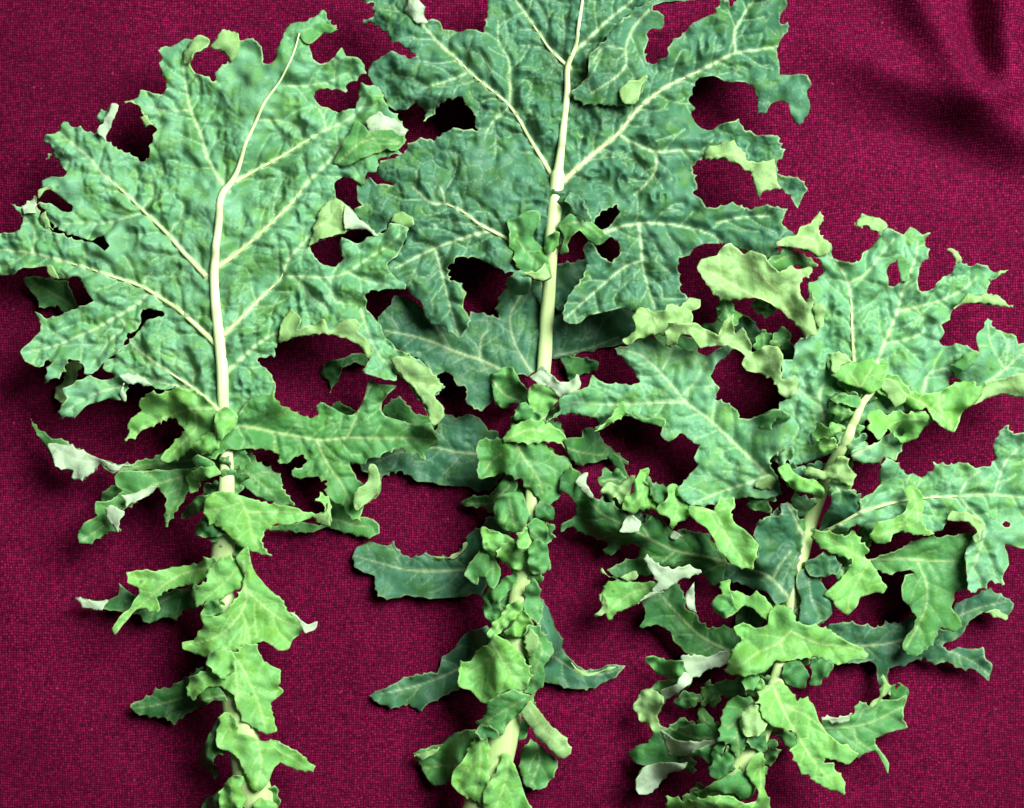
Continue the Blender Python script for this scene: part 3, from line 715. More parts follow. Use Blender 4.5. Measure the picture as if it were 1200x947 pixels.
blade1 = leaf('leaf_blade', p1,
  B_('553,42 575,95 618,138 545,150 485,200 495,250 502,285 550,300 600,275 638,228 655,265 725,280 742,335 690,370 655,400 652,430 620,412 565,405 515,420 498,440 540,490 620,515 695,500 712,450 725,385 745,395 805,395 825,450 850,500 890,535 935,600 930,660 885,700 920,718 860,722 805,745 795,800 755,805 735,857 690,835 640,815 600,850 606,900')
  + D_('605,125 650,155 690,190 715,230 650,280 530,320 482,342 500,390 540,430 600,440 640,405 622,345 635,310 700,335 735,325 780,300 840,285 860,250 942,265 930,320 890,390 850,430 850,460 890,500 935,530 930,550 860,548 800,550 760,562 748,580 742,640 775,672 815,725 830,770 880,820 950,850 1010,890 1050,930')
  + F_('1100,205 1105,220 1065,255 1100,310 1100,350 1060,385 1040,370 1020,310 985,270 930,190 890,150 880,180 800,165 725,135 760,90 762,40')
  + D_('745,820 720,800 650,772 560,758 430,768 345,790 325,820 322,850 290,860 250,870')
  + F_('245,92 300,145 327,195 322,240 290,275 220,320 160,345 110,330 60,330')
  + E_('1010,300 960,305 880,250 820,215 740,225 700,205 650,195 590,205 575,272 500,265 400,297 345,350 280,355 275,330 300,290 320,265 290,225 340,200 410,160 470,180 525,172 530,155 475,125 490,85 530,75')
  + C_('580,810 640,740 690,690 765,665 745,650 680,640 655,640 650,690 630,740 590,750 570,830 520,860 470,900 430,940')
  + E_('410,152 375,90 330,85 290,160 255,175 205,195 230,130 250,88 215,92 190,128 130,90 105,50')
  + C_('130,810 190,740 185,710 150,648 215,680 290,665 350,635 435,605 400,560 380,520 350,490 305,505 240,495 220,440 180,445 110,450 50,480 0,485 -40,480 -40,320 0,290 50,290 95,275 105,210 75,180 45,148 100,170 165,120 165,150 185,215 240,280 330,312 400,328 440,342 495,375 518,350 500,325 480,300 410,318 330,300 250,255 218,225 212,185 170,150 235,150 290,190 330,185 330,160 300,135 250,95 230,78 178,127 180,92 200,70 190,45 230,30 300,30')
  + A_('305,800 275,760 235,715 195,730 237,700 235,680 195,640 270,610 290,560 330,580 370,590 440,620 460,590 455,540 465,510 500,515 520,485 548,488 525,550 495,600 490,650 530,680 600,710 640,735 680,738 690,700 705,660 725,600 722,575 670,570 650,550 665,530 650,490 620,475 578,472 640,450 645,415 690,420 740,435 770,410 770,380 745,345 738,270 738,213 800,212 850,180 900,180 965,185 960,215 910,240 875,295 905,345 960,355 990,375 1010,320 1070,280 1030,240 970,212 1000,180 1045,140 1095,160 1100,210 1150,180')
  + B_('245,200 272,260 270,290 300,305 330,290 340,230 365,180 395,110 470,95 500,80'),
  'b', 52,
  [v(4.5, 1.6, A_('1045,870 960,740 920,610 880,510 850,360 840,260')),
   v(7.5, 1.8, C_('940,475 840,370 770,290 655,180 560,90 460,5') + A_('420,740 340,670 270,610')),
   v(8.0, 1.8, C_('1000,805 900,710 820,640 740,590 660,540 520,490 400,450 240,405 140,380 0,365 -30,362')),
   v(4.0, 1.4, C_('670,570 630,615 550,665 420,740 250,810 130,840')),
   v(2.4, 1.2, C_('560,690 575,710 500,790 430,890')),
   v(6.5, 2.0, E_('1000,310 950,265 880,210 760,130 650,50 585,-10')),
   v(2.6, 1.2, E_('870,215 740,190 650,160 530,80')),
   v(2.4, 1.0, E_('570,205 420,250 310,320')),
   v(5.5, 1.6, B_('150,830 240,780 330,735 460,655 560,600 690,530 740,470')),
   v(7.0, 1.8, D_('75,435 200,340 310,240 400,150 470,60') + B_('590,730 650,640')),
   v(6.5, 1.8, D_('100,750 170,680 260,580 350,490 380,420 440,350 500,280')),
   v(2.8, 1.2, D_('360,490 450,490 570,495 660,470 760,400 850,345 930,275')),
   v(2.0, 1.0, D_('665,470 740,510 850,530')),
   v(4.5, 1.6, F_('110,135 180,70 250,10') + D_('345,745 420,735')),
   v(2.0, 1.0, D_('440,510 500,590 570,640')), v(2.0, 1.0, D_('580,500 600,600 700,620')),
   v(2.6, 1.2, D_('720,640 750,740 800,850') + F_('850,110 900,160')),
   v(2.0, 1.0, B_('250,560 340,560 430,590 450,650')), v(2.0, 1.0, B_('370,400 460,400 560,380 680,320')),
   v(2.0, 1.0, C_('655,180 700,110 690,20')), v(2.0, 1.0, C_('655,195 480,240 360,240 240,250')), v(1.8, 1.0, C_('780,290 830,220 850,150')),
   v(1.8, 1.0, A_('870,510 760,510 680,490')), v(2.0, 1.0, C_('145,380 155,280 110,210')), v(1.8, 1.0, C_('660,540 670,490 700,470')),
   v(1.8, 1.0, B_('560,590 540,520 500,480')), v(2.0, 1.0, E_('880,215 890,140 850,60'))],
  pucker=1.4, cell=12.5, wave=10, label='broad pale green blade with frilled margin and pale veins')
def curl1(t, txt, tint='u', z=36, vv=(), **k): 
    k.setdefault('pucker', .6); k.setdefault('dome', 1.2); k.setdefault('clear', 1.0)
    return leaf('curled_edge', p1, t(txt), tint, z, vv, parent=blade1, **k)
curl1(B_, '750,570 775,530 820,520 870,540 935,600 925,625 870,605 815,605 765,620', 'w')
curl1(B_, '590,755 640,660 695,552 745,590 765,620 815,605 870,605 925,630 925,660 885,700 840,690 720,735 640,770', 'm', 36, [v(1.5, .8, B_('600,760 720,660 760,625')), v(1.4, .8, B_('720,660 800,640 900,660'))])
curl1(B_, '470,195 440,160 480,130 545,105 618,138 545,150 485,200', 'm')
curl1(D_, '482,342 495,270 520,215 555,150 605,128 650,155 640,200 650,280 530,320', 'u', 36, [v(1.4, .8, D_('500,270 570,230 610,160'))])
curl1(D_, '650,155 690,190 715,230 770,265 800,300 720,270 650,280 640,205', 'w')
curl1(D_, '345,790 345,740 355,700 395,635 447,690 430,735 500,715 555,690 580,740 640,690 700,688 718,715 708,742 760,800 768,850 750,865 720,808 650,772 560,758 430,768', 'u', 38, ruffle=6)
curl1(F_, '858,82 890,70 960,85 1040,130 1104,212 1060,252 1102,300 1102,350 1060,387 1035,350 1020,300 960,210 895,145', 'u', 38, [v(1.3, .7, F_('870,90 950,180 1070,370')), v(1, .6, F_('960,190 1090,210'))])
curl1(A_, '850,230 880,195 915,165 965,185 960,215 910,240 875,295 848,290', 'u')
curl1(A_, '970,215 1000,180 1045,140 1095,160 1102,210 1085,265 1070,282 1030,240', 'u')
curl1(A_, '452,605 480,580 505,520 520,485 548,488 525,550 495,600 488,650', 'w')
curl1(A_, '578,472 620,465 650,490 665,530 690,560 722,578 670,572 648,550 665,530 640,490', 'u', ruffle=2)
curl1(C_, '100,170 165,118 167,150 167,197 112,200', 'w')
curl1(C_, '180,215 212,183 218,228 245,275 205,265', 'u')
curl1(C_, '215,440 235,440 270,500 240,497', 'u')
curl1(E_, '560,160 590,150 660,165 700,205 640,195 590,205 575,185', 'w')
curl1(E_, '550,245 575,190 577,275', 'w')
curl1(C_, '178,127 180,92 205,72 240,75 215,90', 'u')

fill_stalk(p1, P_('266,500 266,560 262,630'), 10, 36, 'mydm', 51, 22, 38)
fill_stalk(p1, P_('262,690 268,770 280,850 297,955'), 12, 36, 'mymd', 52, 18, 32)
stem(p1, [tuple(p) + (w,) for p, w in zip(
   B_('445,165 410,280 350,390 290,470 240,570 190,680 150,800 115,860') + C_('1040,95 1015,260 1000,400 993,480 1003,650 1020,800 1032,947') + P_('262,470 265,520 267,560 264,610 260,650 258,700 266,760 275,820 285,870 297,947 305,1000'),
   [1.8, 2.2, 2.6, 3.2, 3.8, 4.4, 5.4, 7, 8, 8.6, 9.2, 10, 11.5, 13, 13.5, 13, 14, 17, 22, 28, 29, 30, 32, 36, 46, 52])], 44,
   [.6, .6, .65, .7, .7, .5, .35, .25, .25, .25, .3])
lobe1 = leaf('leaf_lobe', p1, F_('140,400 160,360 190,310 240,262 330,245 360,290 420,330 480,355 520,340 515,300 535,280 590,310 650,345 700,330 735,270 765,175 800,200 885,208 850,240 815,280 810,320 830,345 920,370 980,390 1050,375 1065,410 1080,460 1040,500 1015,520 1018,553 960,520 900,495 850,510 770,540 720,570 670,565 700,640 740,665 760,640 765,570 800,590 815,650 800,710 740,760 720,830 680,820 640,775 555,700 560,650 520,635 410,630 398,595 450,580 470,550 450,525 420,530 395,560 345,565 330,520 280,500 200,490 110,510 50,545 20,520 100,430'), 'm', 34,
     [v(4.0, 1.4, F_('130,390 230,400 330,425 450,445 520,458 650,448 800,450 980,450 1070,460')), v(3, 1.2, F_('515,460 560,560 620,650 680,760')), v(2.2, 1, F_('655,445 690,370 720,300 770,200')), v(1.6, .8, F_('330,425 315,480'))], pucker=1.0)
leaf('curled_edge', p1, F_('765,570 800,590 815,650 800,710 740,760 705,775 680,725 720,675 755,655'), 'u', 40, parent=lobe1, pucker=.4)
leaf('leaf_lobe', p1, E_('1000,310 930,245 860,220 805,215 770,240 690,240 640,280 645,320 600,360 585,390 590,410 573,457 610,440 680,395 730,370 790,352 830,385 850,412 830,440 780,490 745,540 765,562 820,540 880,500 920,505 960,470 980,420 1005,360'), 'y', 36,
     [v(2.6, 1, E_('990,312 900,312 820,330 740,360 650,400 590,440')), v(2, .9, E_('910,330 905,400 850,460 770,540'))], pucker=.8)
leaf('leaflet', p1, E_('895,490 920,460 960,430 1020,465 1000,490 950,522 920,512'), 'y', 38, pucker=.4)
leaf('leaflet', p1, E_('1000,370 1005,335 1040,310 1085,340 1088,390 1050,430 1022,452 1003,420'), 'y', 46, [v(1.2, .7, E_('1070,360 1020,350'))], pucker=.3, dome=2, label='small yellow-green leaflet folded over the stalk')
leaf('leaflet', p1, E_('815,825 860,770 920,725 985,708 975,755 900,790'), 'm', 22, [v(1.2, .7, E_('970,725 830,820'))], pucker=.3)
lk = leaf('leaflet', p1, E_('890,590 780,595 690,598 550,605 530,630 535,660 565,692 500,740 445,745 440,770 450,805 400,835 350,890 360,930 375,942 430,925 500,890 552,880 545,850 560,790 620,755 660,720 720,680 770,720 755,830 765,852 800,810 870,700 910,690 930,650 980,630 1030,610 1015,560 940,520 912,540 930,580'), 'm', 30,
     [v(2.2, 1, E_('960,590 850,625 700,670 600,730 480,850 370,925')), v(1.6, .8, E_('840,625 820,720 765,840'))], pucker=.7)
leaf('curled_edge', p1, E_('488,778 520,760 575,788 552,830 547,882 505,850'), 'w', 38, parent=lk, pucker=.2)
leaf('curled_edge', p1, E_('565,712 640,690 725,672 680,712 620,750 590,765'), 'w', 38, parent=lk, pucker=.3)
leaf('curled_edge', p1, E_('845,635 930,590 1000,570 1025,612 980,630 930,650 905,690 872,700'), 'y', 40, parent=lk, pucker=.3)
leaf('leaflet', p1, G_('572,95 640,30 700,60 745,90 690,112'), 'd', 22, pucker=.4)
lm = leaf('leaflet', p1, F_('0,780 8,730 40,700 120,692 180,715 260,740 320,755 400,770 460,790 520,800 556,778 513,730 540,705 575,740 582,790 580,840 550,852 500,815 440,835 380,845 330,850 280,880 258,930 270,960 305,990 260,992 220,975 160,945 120,900 90,865 20,840'), 'y', 42,
     [v(2.2, 1, F_('165,715 200,810 215,900 245,960')), v(1.6, .8, F_('195,790 330,790 480,800')), v(1.2, .7, F_('180,740 90,770 20,780'))], pucker=.8)
leaf('curled_edge', p1, F_('500,812 550,790 572,745 582,790 580,840 552,852'), 'u', 46, parent=lm, pucker=.2)
lr = leaf('leaflet', p1, G_('30,396 100,405 170,415 225,385 228,335 270,370 310,390 400,380 500,360 600,330 660,340 650,400 590,440 520,465 490,507 450,485 375,517 320,480 260,460 160,450 100,450'), 'd', 14, [v(1.6, .8, G_('650,350 520,370 420,420 320,470'))], pucker=.6)
leaf('curled_edge', p1, G_('30,396 100,405 178,412 157,452 100,450 62,425'), 'w', 22, parent=lr, pucker=.1)
leaf('leaflet', p1, G_('650,205 590,240 540,250 480,260 400,275 320,265 280,285 278,320 320,350 325,380 280,450 230,500 202,540 215,565 260,510 310,455 360,450 410,467 415,430 410,400 450,365 520,345 600,330 670,290 710,240 695,210'), 'y', 30, [v(2.4, 1, G_('680,245 500,300 380,390 220,545')), v(1.3, .7, G_('450,330 380,315 290,305'))], pucker=.7)
leaf('leaflet', p1, G_('690,225 745,196 785,240 810,340 765,365 720,390 680,412 630,414 595,434 566,385 580,345 640,325 640,300 655,260'), 'y', 40, [v(1.6, .8, G_('780,260 720,330 620,410')), v(1, .6, G_('720,330 660,270'))], pucker=.8)
leaf('leaflet', p1, G_('625,470 640,420 690,410 700,470'), 'm', 26, pucker=.3)
lt = leaf('leaflet', p1, G_('780,210 832,158 850,240 880,310 930,370 990,410 1010,450 1060,490 1092,530 1085,555 1040,590 1020,632 970,637 930,600 890,590 865,610 850,640 780,640 740,635 650,670 580,662 530,632 523,605 580,600 600,560 630,520 618,468 660,475 720,470 770,410 800,370 810,300'), 'y', 44,
     [v(2.8, 1.2, G_('812,230 818,330 825,400 790,480 700,570 540,620')), v(2.2, 1, G_('825,360 880,420 980,500 1070,540')), v(1.2, .7, G_('800,450 830,550 840,620'))], pucker=.8)
leaf('curled_edge', p1, G_('1025,465 1060,478 1110,515 1152,508 1140,545 1100,564 1083,530'), 'w', 50, parent=lt, pucker=.1)
leaf('leaflet', p1, H_('118,370 140,345 210,310 230,280 300,275 340,245 410,210 490,140 530,200 590,255 610,295 540,302 480,345 400,390 345,430 325,457 290,425 200,415 140,395'), 'd', 14, [v(2, .9, H_('590,275 480,300 380,320 250,355 130,375')), v(1.2, .7, H_('380,330 350,390 330,440'))], pucker=.7)
leaf('leaflet', p1, H_('555,395 520,460 480,530 445,600 443,660 490,690 500,722 515,690 520,600 560,540 600,480 590,400'), 'd', 16, [v(1.2, .7, H_('560,430 500,560 490,690'))], pucker=.4)
leaf('leaflet', p1, H_('440,900 470,825 550,762 565,800 560,900'), 'm', 16, pucker=.4)
leaf('leaflet', p1, H_('550,760 600,698 650,688 640,740 655,790 655,900 560,900'), 'y', 38, [v(1.2, .7, H_('600,710 610,800 590,880'))], pucker=.6)
leaf('leaflet', p1, H_('700,900 705,815 740,793 805,820 800,900'), 'y', 40, pucker=.5)
leaf('leaflet', p1, H_('730,540 740,513 800,513 870,545 930,580 975,630 985,664 920,650 860,625 810,600 760,570'), 'y', 34, [v(1.2, .7, H_('750,530 850,575 970,650'))], pucker=.4)
leaf('leaflet', p1, H_('540,490 560,392 600,380 625,420 640,480 690,490 730,520 780,530 832,580 832,610 800,640 770,720 725,750 690,720 665,650 640,590 590,555 548,535'), 'y', 44, [v(1.6, .8, H_('725,520 745,620 720,730')), v(1, .6, H_('590,400 600,470 650,560'))], pucker=.8)
leaf('leaflet', p1, H_('500,120 560,85 640,90 660,60 715,60 750,150 820,190 832,240 820,260 835,285 780,345 790,400 815,467 770,480 720,460 670,420 640,360 630,290 590,270 560,250 500,255 440,300 420,327 396,290 413,210 490,180'), 'y', 46,
     [v(1.8, .9, H_('620,130 628,200 640,320')), v(1.8, .9, H_('640,140 690,240 730,340 760,450')), v(1.2, .7, H_('590,215 500,200 420,280'))], pucker=.9)
leaf('leaflet', p1, H_('500,120 560,85 610,100 615,180 570,220 520,185'), 'y', 50, pucker=.4, dome=2)

# ================================================================== the right kale leaf
LIFT[0] = 46.0
p3 = plant_root('kale leaf with deeply cut twisting lobes on a bent stalk, below the creased cloth corner', (0, 0))
leaf('leaflet', p3, Q_('80,530 170,520 170,490 200,480 235,490 270,550 340,610 380,645 350,640 280,620 220,640 150,652 110,610'), 'd', 8, [v(1.6, .8, Q_('90,570 200,600 330,615'))], pucker=.6)
leaf('leaflet', p3, Q_('300,610 340,620 370,690 390,720 350,730 330,660'), 'd', 8, pucker=.4)
leaf('leaf_lobe', p3, S_('755,590 830,605 905,650 930,720 850,720 780,650'), 'c', 14, pucker=.7)
leaf('leaf_lobe', p3, S_('630,540 690,525 740,575 790,650 840,700 760,690 700,640'), 'c', 18, pucker=.7)
leaf('leaf_lobe', p3, S_('495,560 550,540 555,475 585,473 600,520 590,560 560,612'), 'm', 18, pucker=.5)
leaf('leaf_lobe', p3, S_('270,600 330,600 380,610 470,640 460,680 380,660 300,640'), 'd', 14, pucker=.5)
leaf('leaf_lobe', p3, R_('-10,345 60,300 45,270 110,285 180,310 240,350 210,368 130,355 60,392 0,372'), 'm', 34, [v(1.4, .7, R_('20,350 120,310 220,345'))], pucker=.5)
leaf('leaflet', p3, U_('885,755 920,670 1015,700 1000,745 960,785'), 'd', 14, [v(1.2, .7, U_('950,680 930,770'))], pucker=.4)
leaf('leaflet', p3, X_('180,590 200,568 260,600 305,640 280,662 230,640'), 'm', 16, pucker=.3)
leaf('leaf_lobe', p3, X_('725,450 735,395 770,400 762,384 800,388 808,415 790,440'), 'd', 14, pucker=.3)

# long dark lobe low on the right
leaf('leaf_lobe', p3, V_('280,680 350,670 420,675 510,690 540,670 600,670 680,640 720,690 800,700 870,690 850,600 900,570 960,540 1010,510 1070,535 1133,580 1100,647 1050,620 1000,620 920,670 890,730 810,780 850,802 880,785 970,790 992,780 1000,830 1032,862 1020,937 960,890 880,882 820,850 770,862 720,840 640,870 560,880 548,920 558,960 560,1000 520,960 500,910 500,870 470,850 400,860 300,840 270,760'), 'c', 16,
     [v(3.2, 1.2, V_('300,790 430,780 540,770 640,745 800,690')), v(2, .9, V_('800,690 880,640 950,610 1100,570')), v(1.5, .8, V_('840,800 960,860 1020,910'))], pucker=.9)
leaf('curled_edge', p3, V_('1000,620 1050,608 1102,645 1060,640 1020,632'), 'u', 22, pucker=.1, clear=1)
leaf('leaf_lobe', p3, X_('355,370 372,310 358,255 440,262 452,290 420,340 392,374'), 'm', 18, pucker=.5)
lq = leaf('leaf_lobe', p3, X_('400,525 480,530 550,510 570,465 600,458 632,475 670,440 685,380 690,335 722,390 705,425 690,445 730,450 800,425 785,480 785,540 804,575 720,600 653,630 660,660 700,705 718,740 712,787 690,740 655,690 620,690 580,722 530,690 460,640 410,580'), 'm', 22,
     [v(2.4, 1, X_('420,575 550,570 650,545 790,475')), v(1.6, .8, X_('555,575 560,620 650,690'))], pucker=.7)
leaf('curled_edge', p3, X_('400,525 480,530 555,510 520,552 450,560'), 'w', 28, parent=lq, pucker=.2)
leaf('curled_edge', p3, X_('632,475 670,440 685,380 690,335 722,390 700,430'), 'u', 28, parent=lq, pucker=.2)

# the top blade
blade3 = leaf('leaf_blade', p3,
  R_('30,265 60,240 130,215 140,195 200,165 240,115 256,130 235,195 250,225 290,260 285,300 300,330 370,355 410,345 450,300 515,222 500,205 460,182 403,182 410,150 440,128 490,125 540,160 547,185 580,205 625,215 660,183 715,215 754,208 727,245 740,290 735,320 700,370 690,420 690,475 710,485 760,470 785,430 840,395 865,360 855,310 830,283 860,285 885,310 895,350 920,362 1000,358 1060,385 1112,380 1080,402 1030,430 1020,485 1080,510 1130,550 1060,547 960,530 900,535 860,560 845,610 800,635 817,670 795,710 820,735 880,725 920,735 970,770')
  + T_('960,70 890,130 880,165 845,180 850,210 800,250 700,310 560,340 450,370 400,480 330,510 290,520 190,560 100,580 92,510 120,440 95,400 100,350 50,330 45,290 90,265 100,220 60,190')
  + R_('60,880 60,800 110,800 120,720 150,700 230,640 215,560 190,500 185,450 240,420 260,380 240,340 200,300 120,280 60,275'),
  'b', 52,
  [v(5.5, 2.0, R_('402,830 385,650 378,480 350,400 310,350')), v(3, 1.2, R_('375,440 440,410 520,310 580,240')),
   v(4.5, 1.6, R_('500,830 545,710 600,580 630,450 680,320 692,250')), v(3.2, 1.4, R_('610,572 700,550 830,510 920,460 970,415')),
   v(2.4, 1.1, R_('545,720 650,700 720,670 740,640')), v(5, 2, T_('310,510 270,400 245,300 240,240 262,200')), v(2.4, 1.1, T_('240,270 180,250 140,220')),
   v(3, 1.4, T_('720,230 750,150 850,120')), v(2, 1, T_('130,350 95,260')), v(1.8, 1, R_('290,330 220,250 240,140')), v(2, 1, T_('100,500 100,430 160,370'))],
  holes=[R_('545,390 560,355 600,340 617,400 610,435 580,460 552,455 550,420')], pucker=1.4, cell=12, wave=9, label='blue-green top blade with an insect hole and curled tips')
def curl3(t, txt, tint='u', z=38, vv=(), par=None, **k):
    k.setdefault('pucker', .6); k.setdefault('dome', 1.2); k.setdefault('clear', 1.0)
    return leaf('curled_edge', p3, t(txt), tint, z, vv, parent=par or blade3, **k)
curl3(R_, '32,265 60,240 130,215 145,190 200,165 240,115 256,130 235,195 250,225 290,260 280,300 240,320 205,295 150,278 80,275', 'u', 40, [v(1.2, .7, R_('230,300 215,240 140,225'))])
curl3(R_, '600,340 620,318 658,365 650,425 612,436 617,395', 'm', 38)
curl3(R_, '403,182 410,150 440,128 490,125 540,160 547,185 515,222 500,205 460,182', 'u')
curl3(R_, '862,558 895,530 925,488 960,500 1020,485 1080,510 1130,550 1060,547 960,530 900,535', 'u', 38)
curl3(R_, '830,283 860,285 885,310 893,345 868,360 855,310', 'u')
curl3(R_, '1025,430 1060,385 1112,380 1080,402', 'u')
fill_stalk(p3, P_('1030,440 1000,480 985,520 960,570'), 14, 50, 'mbyc', 63, 22, 38, 26)
fill_stalk(p3, P_('900,520 915,560 925,600 930,640'), 8, 34, 'cdmb', 64, 22, 38, 24)
fill_stalk(p3, P_('1010,610 985,650 960,690'), 6, 32, 'dcm', 66, 22, 36, 16)
fill_stalk(p3, P_('932,700 922,760 900,830 874,880 840,945'), 26, 40, 'mdym', 61, 22, 40)
stem(p3, [tuple(p) + (w,) for p, w in zip(P_('1028,452 1006,476 994,501 981,529 971,552 966,577 955,610 944,645 934,680 930,715 925,750 910,796 893,840 874,880 852,915 835,955 825,1000'),
   [6, 8.5, 10, 13, 12, 13, 17, 20, 20, 17, 18, 20, 22, 26, 26, 28, 30])], 60, [.25, .22, .2, .2, .15, .15, .15])
fill_stalk(p3, P_('700,560 730,590 770,600 800,640'), 9, 26, 'dmcd', 62, 20, 36, 20)
fill_stalk(p3, P_('830,800 810,860 780,900'), 6, 18, 'dm', 65, 22, 36, 16)
fill_stalk(p3, P_('840,330 880,370 905,410'), 5, 30, 'cdm', 67, 24, 36, 14)
# blade left of the stalk
leaf('leaf_lobe', p3, U_('955,345 975,290 1000,262 1080,245 1080,195 1130,200 1190,320 1150,560 1110,640 1060,660 1010,600 960,600 900,570 850,562 812,535 800,490 870,480 945,490 980,400'), 'c', 26,
     [v(4.5, 1.8, U_('1105,620 1040,545 930,500 820,480')), v(2.4, 1.2, U_('1050,540 1080,480 1130,420')), v(4, 2, U_('1185,345 1150,270 1110,200'))], pucker=1.4)
# long lobe to the lower left
lg = leaf('leaf_lobe', p3, U_('62,130 70,60 110,18 150,50 200,160 260,180 310,190 350,230 400,260 440,290 480,250 530,260 570,310 600,360 660,320 710,335 760,340 790,400 835,460 820,560 770,582 740,540 700,505 640,500 560,490 520,510 470,547 400,530 330,547 288,510 340,480 420,450 435,400 400,385 350,405 320,440 275,447 270,415 300,390 260,375 150,330 120,305 67,332 75,300 140,260 140,210 110,160'), 'd', 20,
     [v(4, 1.4, U_('835,470 700,440 590,415 460,350 350,290 250,240 190,170')), v(2.4, 1, U_('600,415 530,475')), v(2, 1, U_('840,470 730,525')), v(1.8, 1, U_('470,350 440,300'))], pucker=.9)
curl3(U_, '138,100 150,70 187,63 190,110 212,167 180,155', 'w', 28, par=lg)
curl3(U_, '340,325 355,280 390,250 442,300 420,322', 'w', 28, par=lg)
curl3(U_, '578,352 590,320 635,350 605,360', 'w', 28, par=lg)
curl3(U_, '250,505 290,540 345,555 330,545 285,525', 'u', 22, par=lg)
lm3 = leaf('leaf_lobe', p3, U_('435,645 520,600 580,570 612,568 640,620 650,690 700,725 760,775 830,765 880,790 910,830 880,890 840,912 760,942 700,930 650,885 600,840 570,790 520,760 433,770 460,730 458,680'), 'd', 20,
     [v(3.2, 1.2, U_('870,885 780,850 700,800 600,700 520,610'))], pucker=.8)
curl3(U_, '648,620 685,558 680,620 697,705 668,690', 'w', 28, par=lm3)
ln3 = leaf('leaf_lobe', p3, U_('228,718 270,680 247,640 280,570 340,555 420,565 500,565 508,600 440,640 400,670 330,700 290,735 270,700'), 'y', 28, [v(1.6, .8, U_('490,580 380,620 290,700'))], pucker=.5)
curl3(U_, '338,540 420,510 432,530 372,562', 'u', 30, par=ln3)
curl3(U_, '228,718 270,680 247,640 262,615 280,650 278,690', 'u', 34, par=ln3)
curl3(U_, '448,455 468,436 520,475 580,500 660,486 725,520 640,550 580,580 545,608 495,608 512,560 480,510', 'w', 34, par=lg)
curl3(U_, '420,665 450,625 505,600 545,605 480,630', 'w', 36, par=ln3)
curl3(W_, '388,248 420,235 500,240 605,222 612,270 520,300 440,352 420,345 400,300', 'w', 28, par=lm3)
# crumpled bits between
leaf('leaf_lobe', p3, U_('258,140 290,118 340,130 380,80 412,70 385,120 372,190 350,205 320,155 290,167'), 'u', 30, pucker=.3, ruffle=5)
leaf('leaf_lobe', p3, U_('358,212 380,170 420,145 405,100 440,60 472,38 462,90 480,160 528,200 510,228 430,222 385,237'), 'y', 34, [v(1.2, .7, U_('460,60 440,150 380,215'))], pucker=.5, ruffle=5)
leaf('leaf_lobe', p3, U_('470,85 500,110 560,130 530,190 500,180'), 'd', 14, pucker=.4)
leaf('leaf_lobe', p3, U_('520,215 570,165 565,125 600,118 645,170 675,205 655,250 600,282 582,320 572,260 530,250'), 'y', 40, [v(1.4, .7, U_('590,130 610,200 590,280'))], pucker=.6, ruffle=5)
# big mid-left lobe
lf3 = leaf('leaf_lobe', p3, Q_('316,112 380,100 410,75 470,55 520,80 580,110 600,90 640,120 690,120 740,150 800,110 850,93 872,110 830,150 780,190 758,240 797,295 783,345 830,360 890,400 893,434 960,437 1040,395 1080,400 1130,430 1160,480 1110,560 1050,600 1020,640 1060,700 1085,780 1020,807 930,795 870,812 800,835 700,840 650,830 598,770 640,720 702,650 683,620 712,560 680,545 620,505 590,530 565,544 533,510 540,470 490,455 440,450 380,420 300,455 226,498 250,450 200,430 130,415 50,425 0,450 60,400 60,340 130,310 195,290 215,238 260,270 340,275 400,282 432,265 420,230 370,170'), 'b', 36,
     [v(4.6, 1.6, Q_('1030,715 930,610 850,530 760,445 640,355 580,280 510,205 430,140 325,115')), v(3, 1.2, Q_('640,360 490,365 350,370 120,365')), v(3.4, 1.2, Q_('1010,705 900,745 800,780 680,825')), v(2, 1, Q_('630,330 690,270 740,180')), v(1.8, .9, Q_('770,440 780,360')), v(1.6, .8, Q_('540,210 590,110'))], pucker=1.0)
curl3(Q_, '226,498 270,460 300,430 345,358 382,412 310,452', 'y', 42, par=lf3)
curl3(Q_, '400,405 440,450 490,455 540,470 545,440 500,430 450,425', 'm', 42, par=lf3)
curl3(Q_, '1040,395 1080,400 1130,430 1110,450 1060,440 1040,490 1000,480 1010,420', 'd', 42, par=lf3)
curl3(Q_, '975,750 985,720 1040,705 1075,740 1060,752 1000,755', 'u', 44, par=lf3)
# folded bright lobe
leaf('leaf_lobe', p3, U_('658,212 720,215 780,235 810,178 868,180 877,205 850,240 870,290 920,330 977,385 960,450 945,492 900,492 850,470 800,410 770,340 740,300 690,272 663,242'), 'y', 44,
     [v(1.8, .9, U_('690,225 780,240 830,340 880,420 937,490'))], pucker=.6)
leaf('leaf_lobe', p3, U_('808,565 852,558 852,602 900,615 940,630 975,603 1052,690 1030,745 960,680 920,665 880,698 850,690 850,640 820,612'), 'y', 38, pucker=.5, ruffle=5)
leaf('leaf_lobe', p3, U_('783,660 800,625 850,618 872,690 830,722 790,697'), 'm', 34, pucker=.5)
# wavy strip between the blades
leaf('leaf_lobe', p3, S_('123,628 170,590 182,560 165,520 200,473 260,495 310,490 345,458 380,475 430,433 477,438 470,470 435,490 430,545 370,562 330,600 250,600 180,622 140,648'), 'u', 52, [v(1.4, .7, S_('180,490 260,520 290,560')), v(1.2, .7, S_('350,480 400,540'))], pucker=.7, ruffle=7)
leaf('leaf_lobe', p3, S_('303,582 340,543 380,555 450,550 520,580 560,610 580,560 590,540 632,503 620,540 640,600 670,568 712,640 722,680 780,653 830,660 857,690 845,750 850,800 917,795 932,830 880,902 850,882 800,800 760,780 690,767 675,735 690,700 650,670 600,650 520,650 480,662 430,607 385,602 365,642 328,658 310,610'), 'u', 56, [v(1.4, .7, S_('340,570 450,575 560,630 660,640 720,690 800,720 870,860')), v(1, .6, S_('800,680 810,780'))], pucker=.7, ruffle=8)
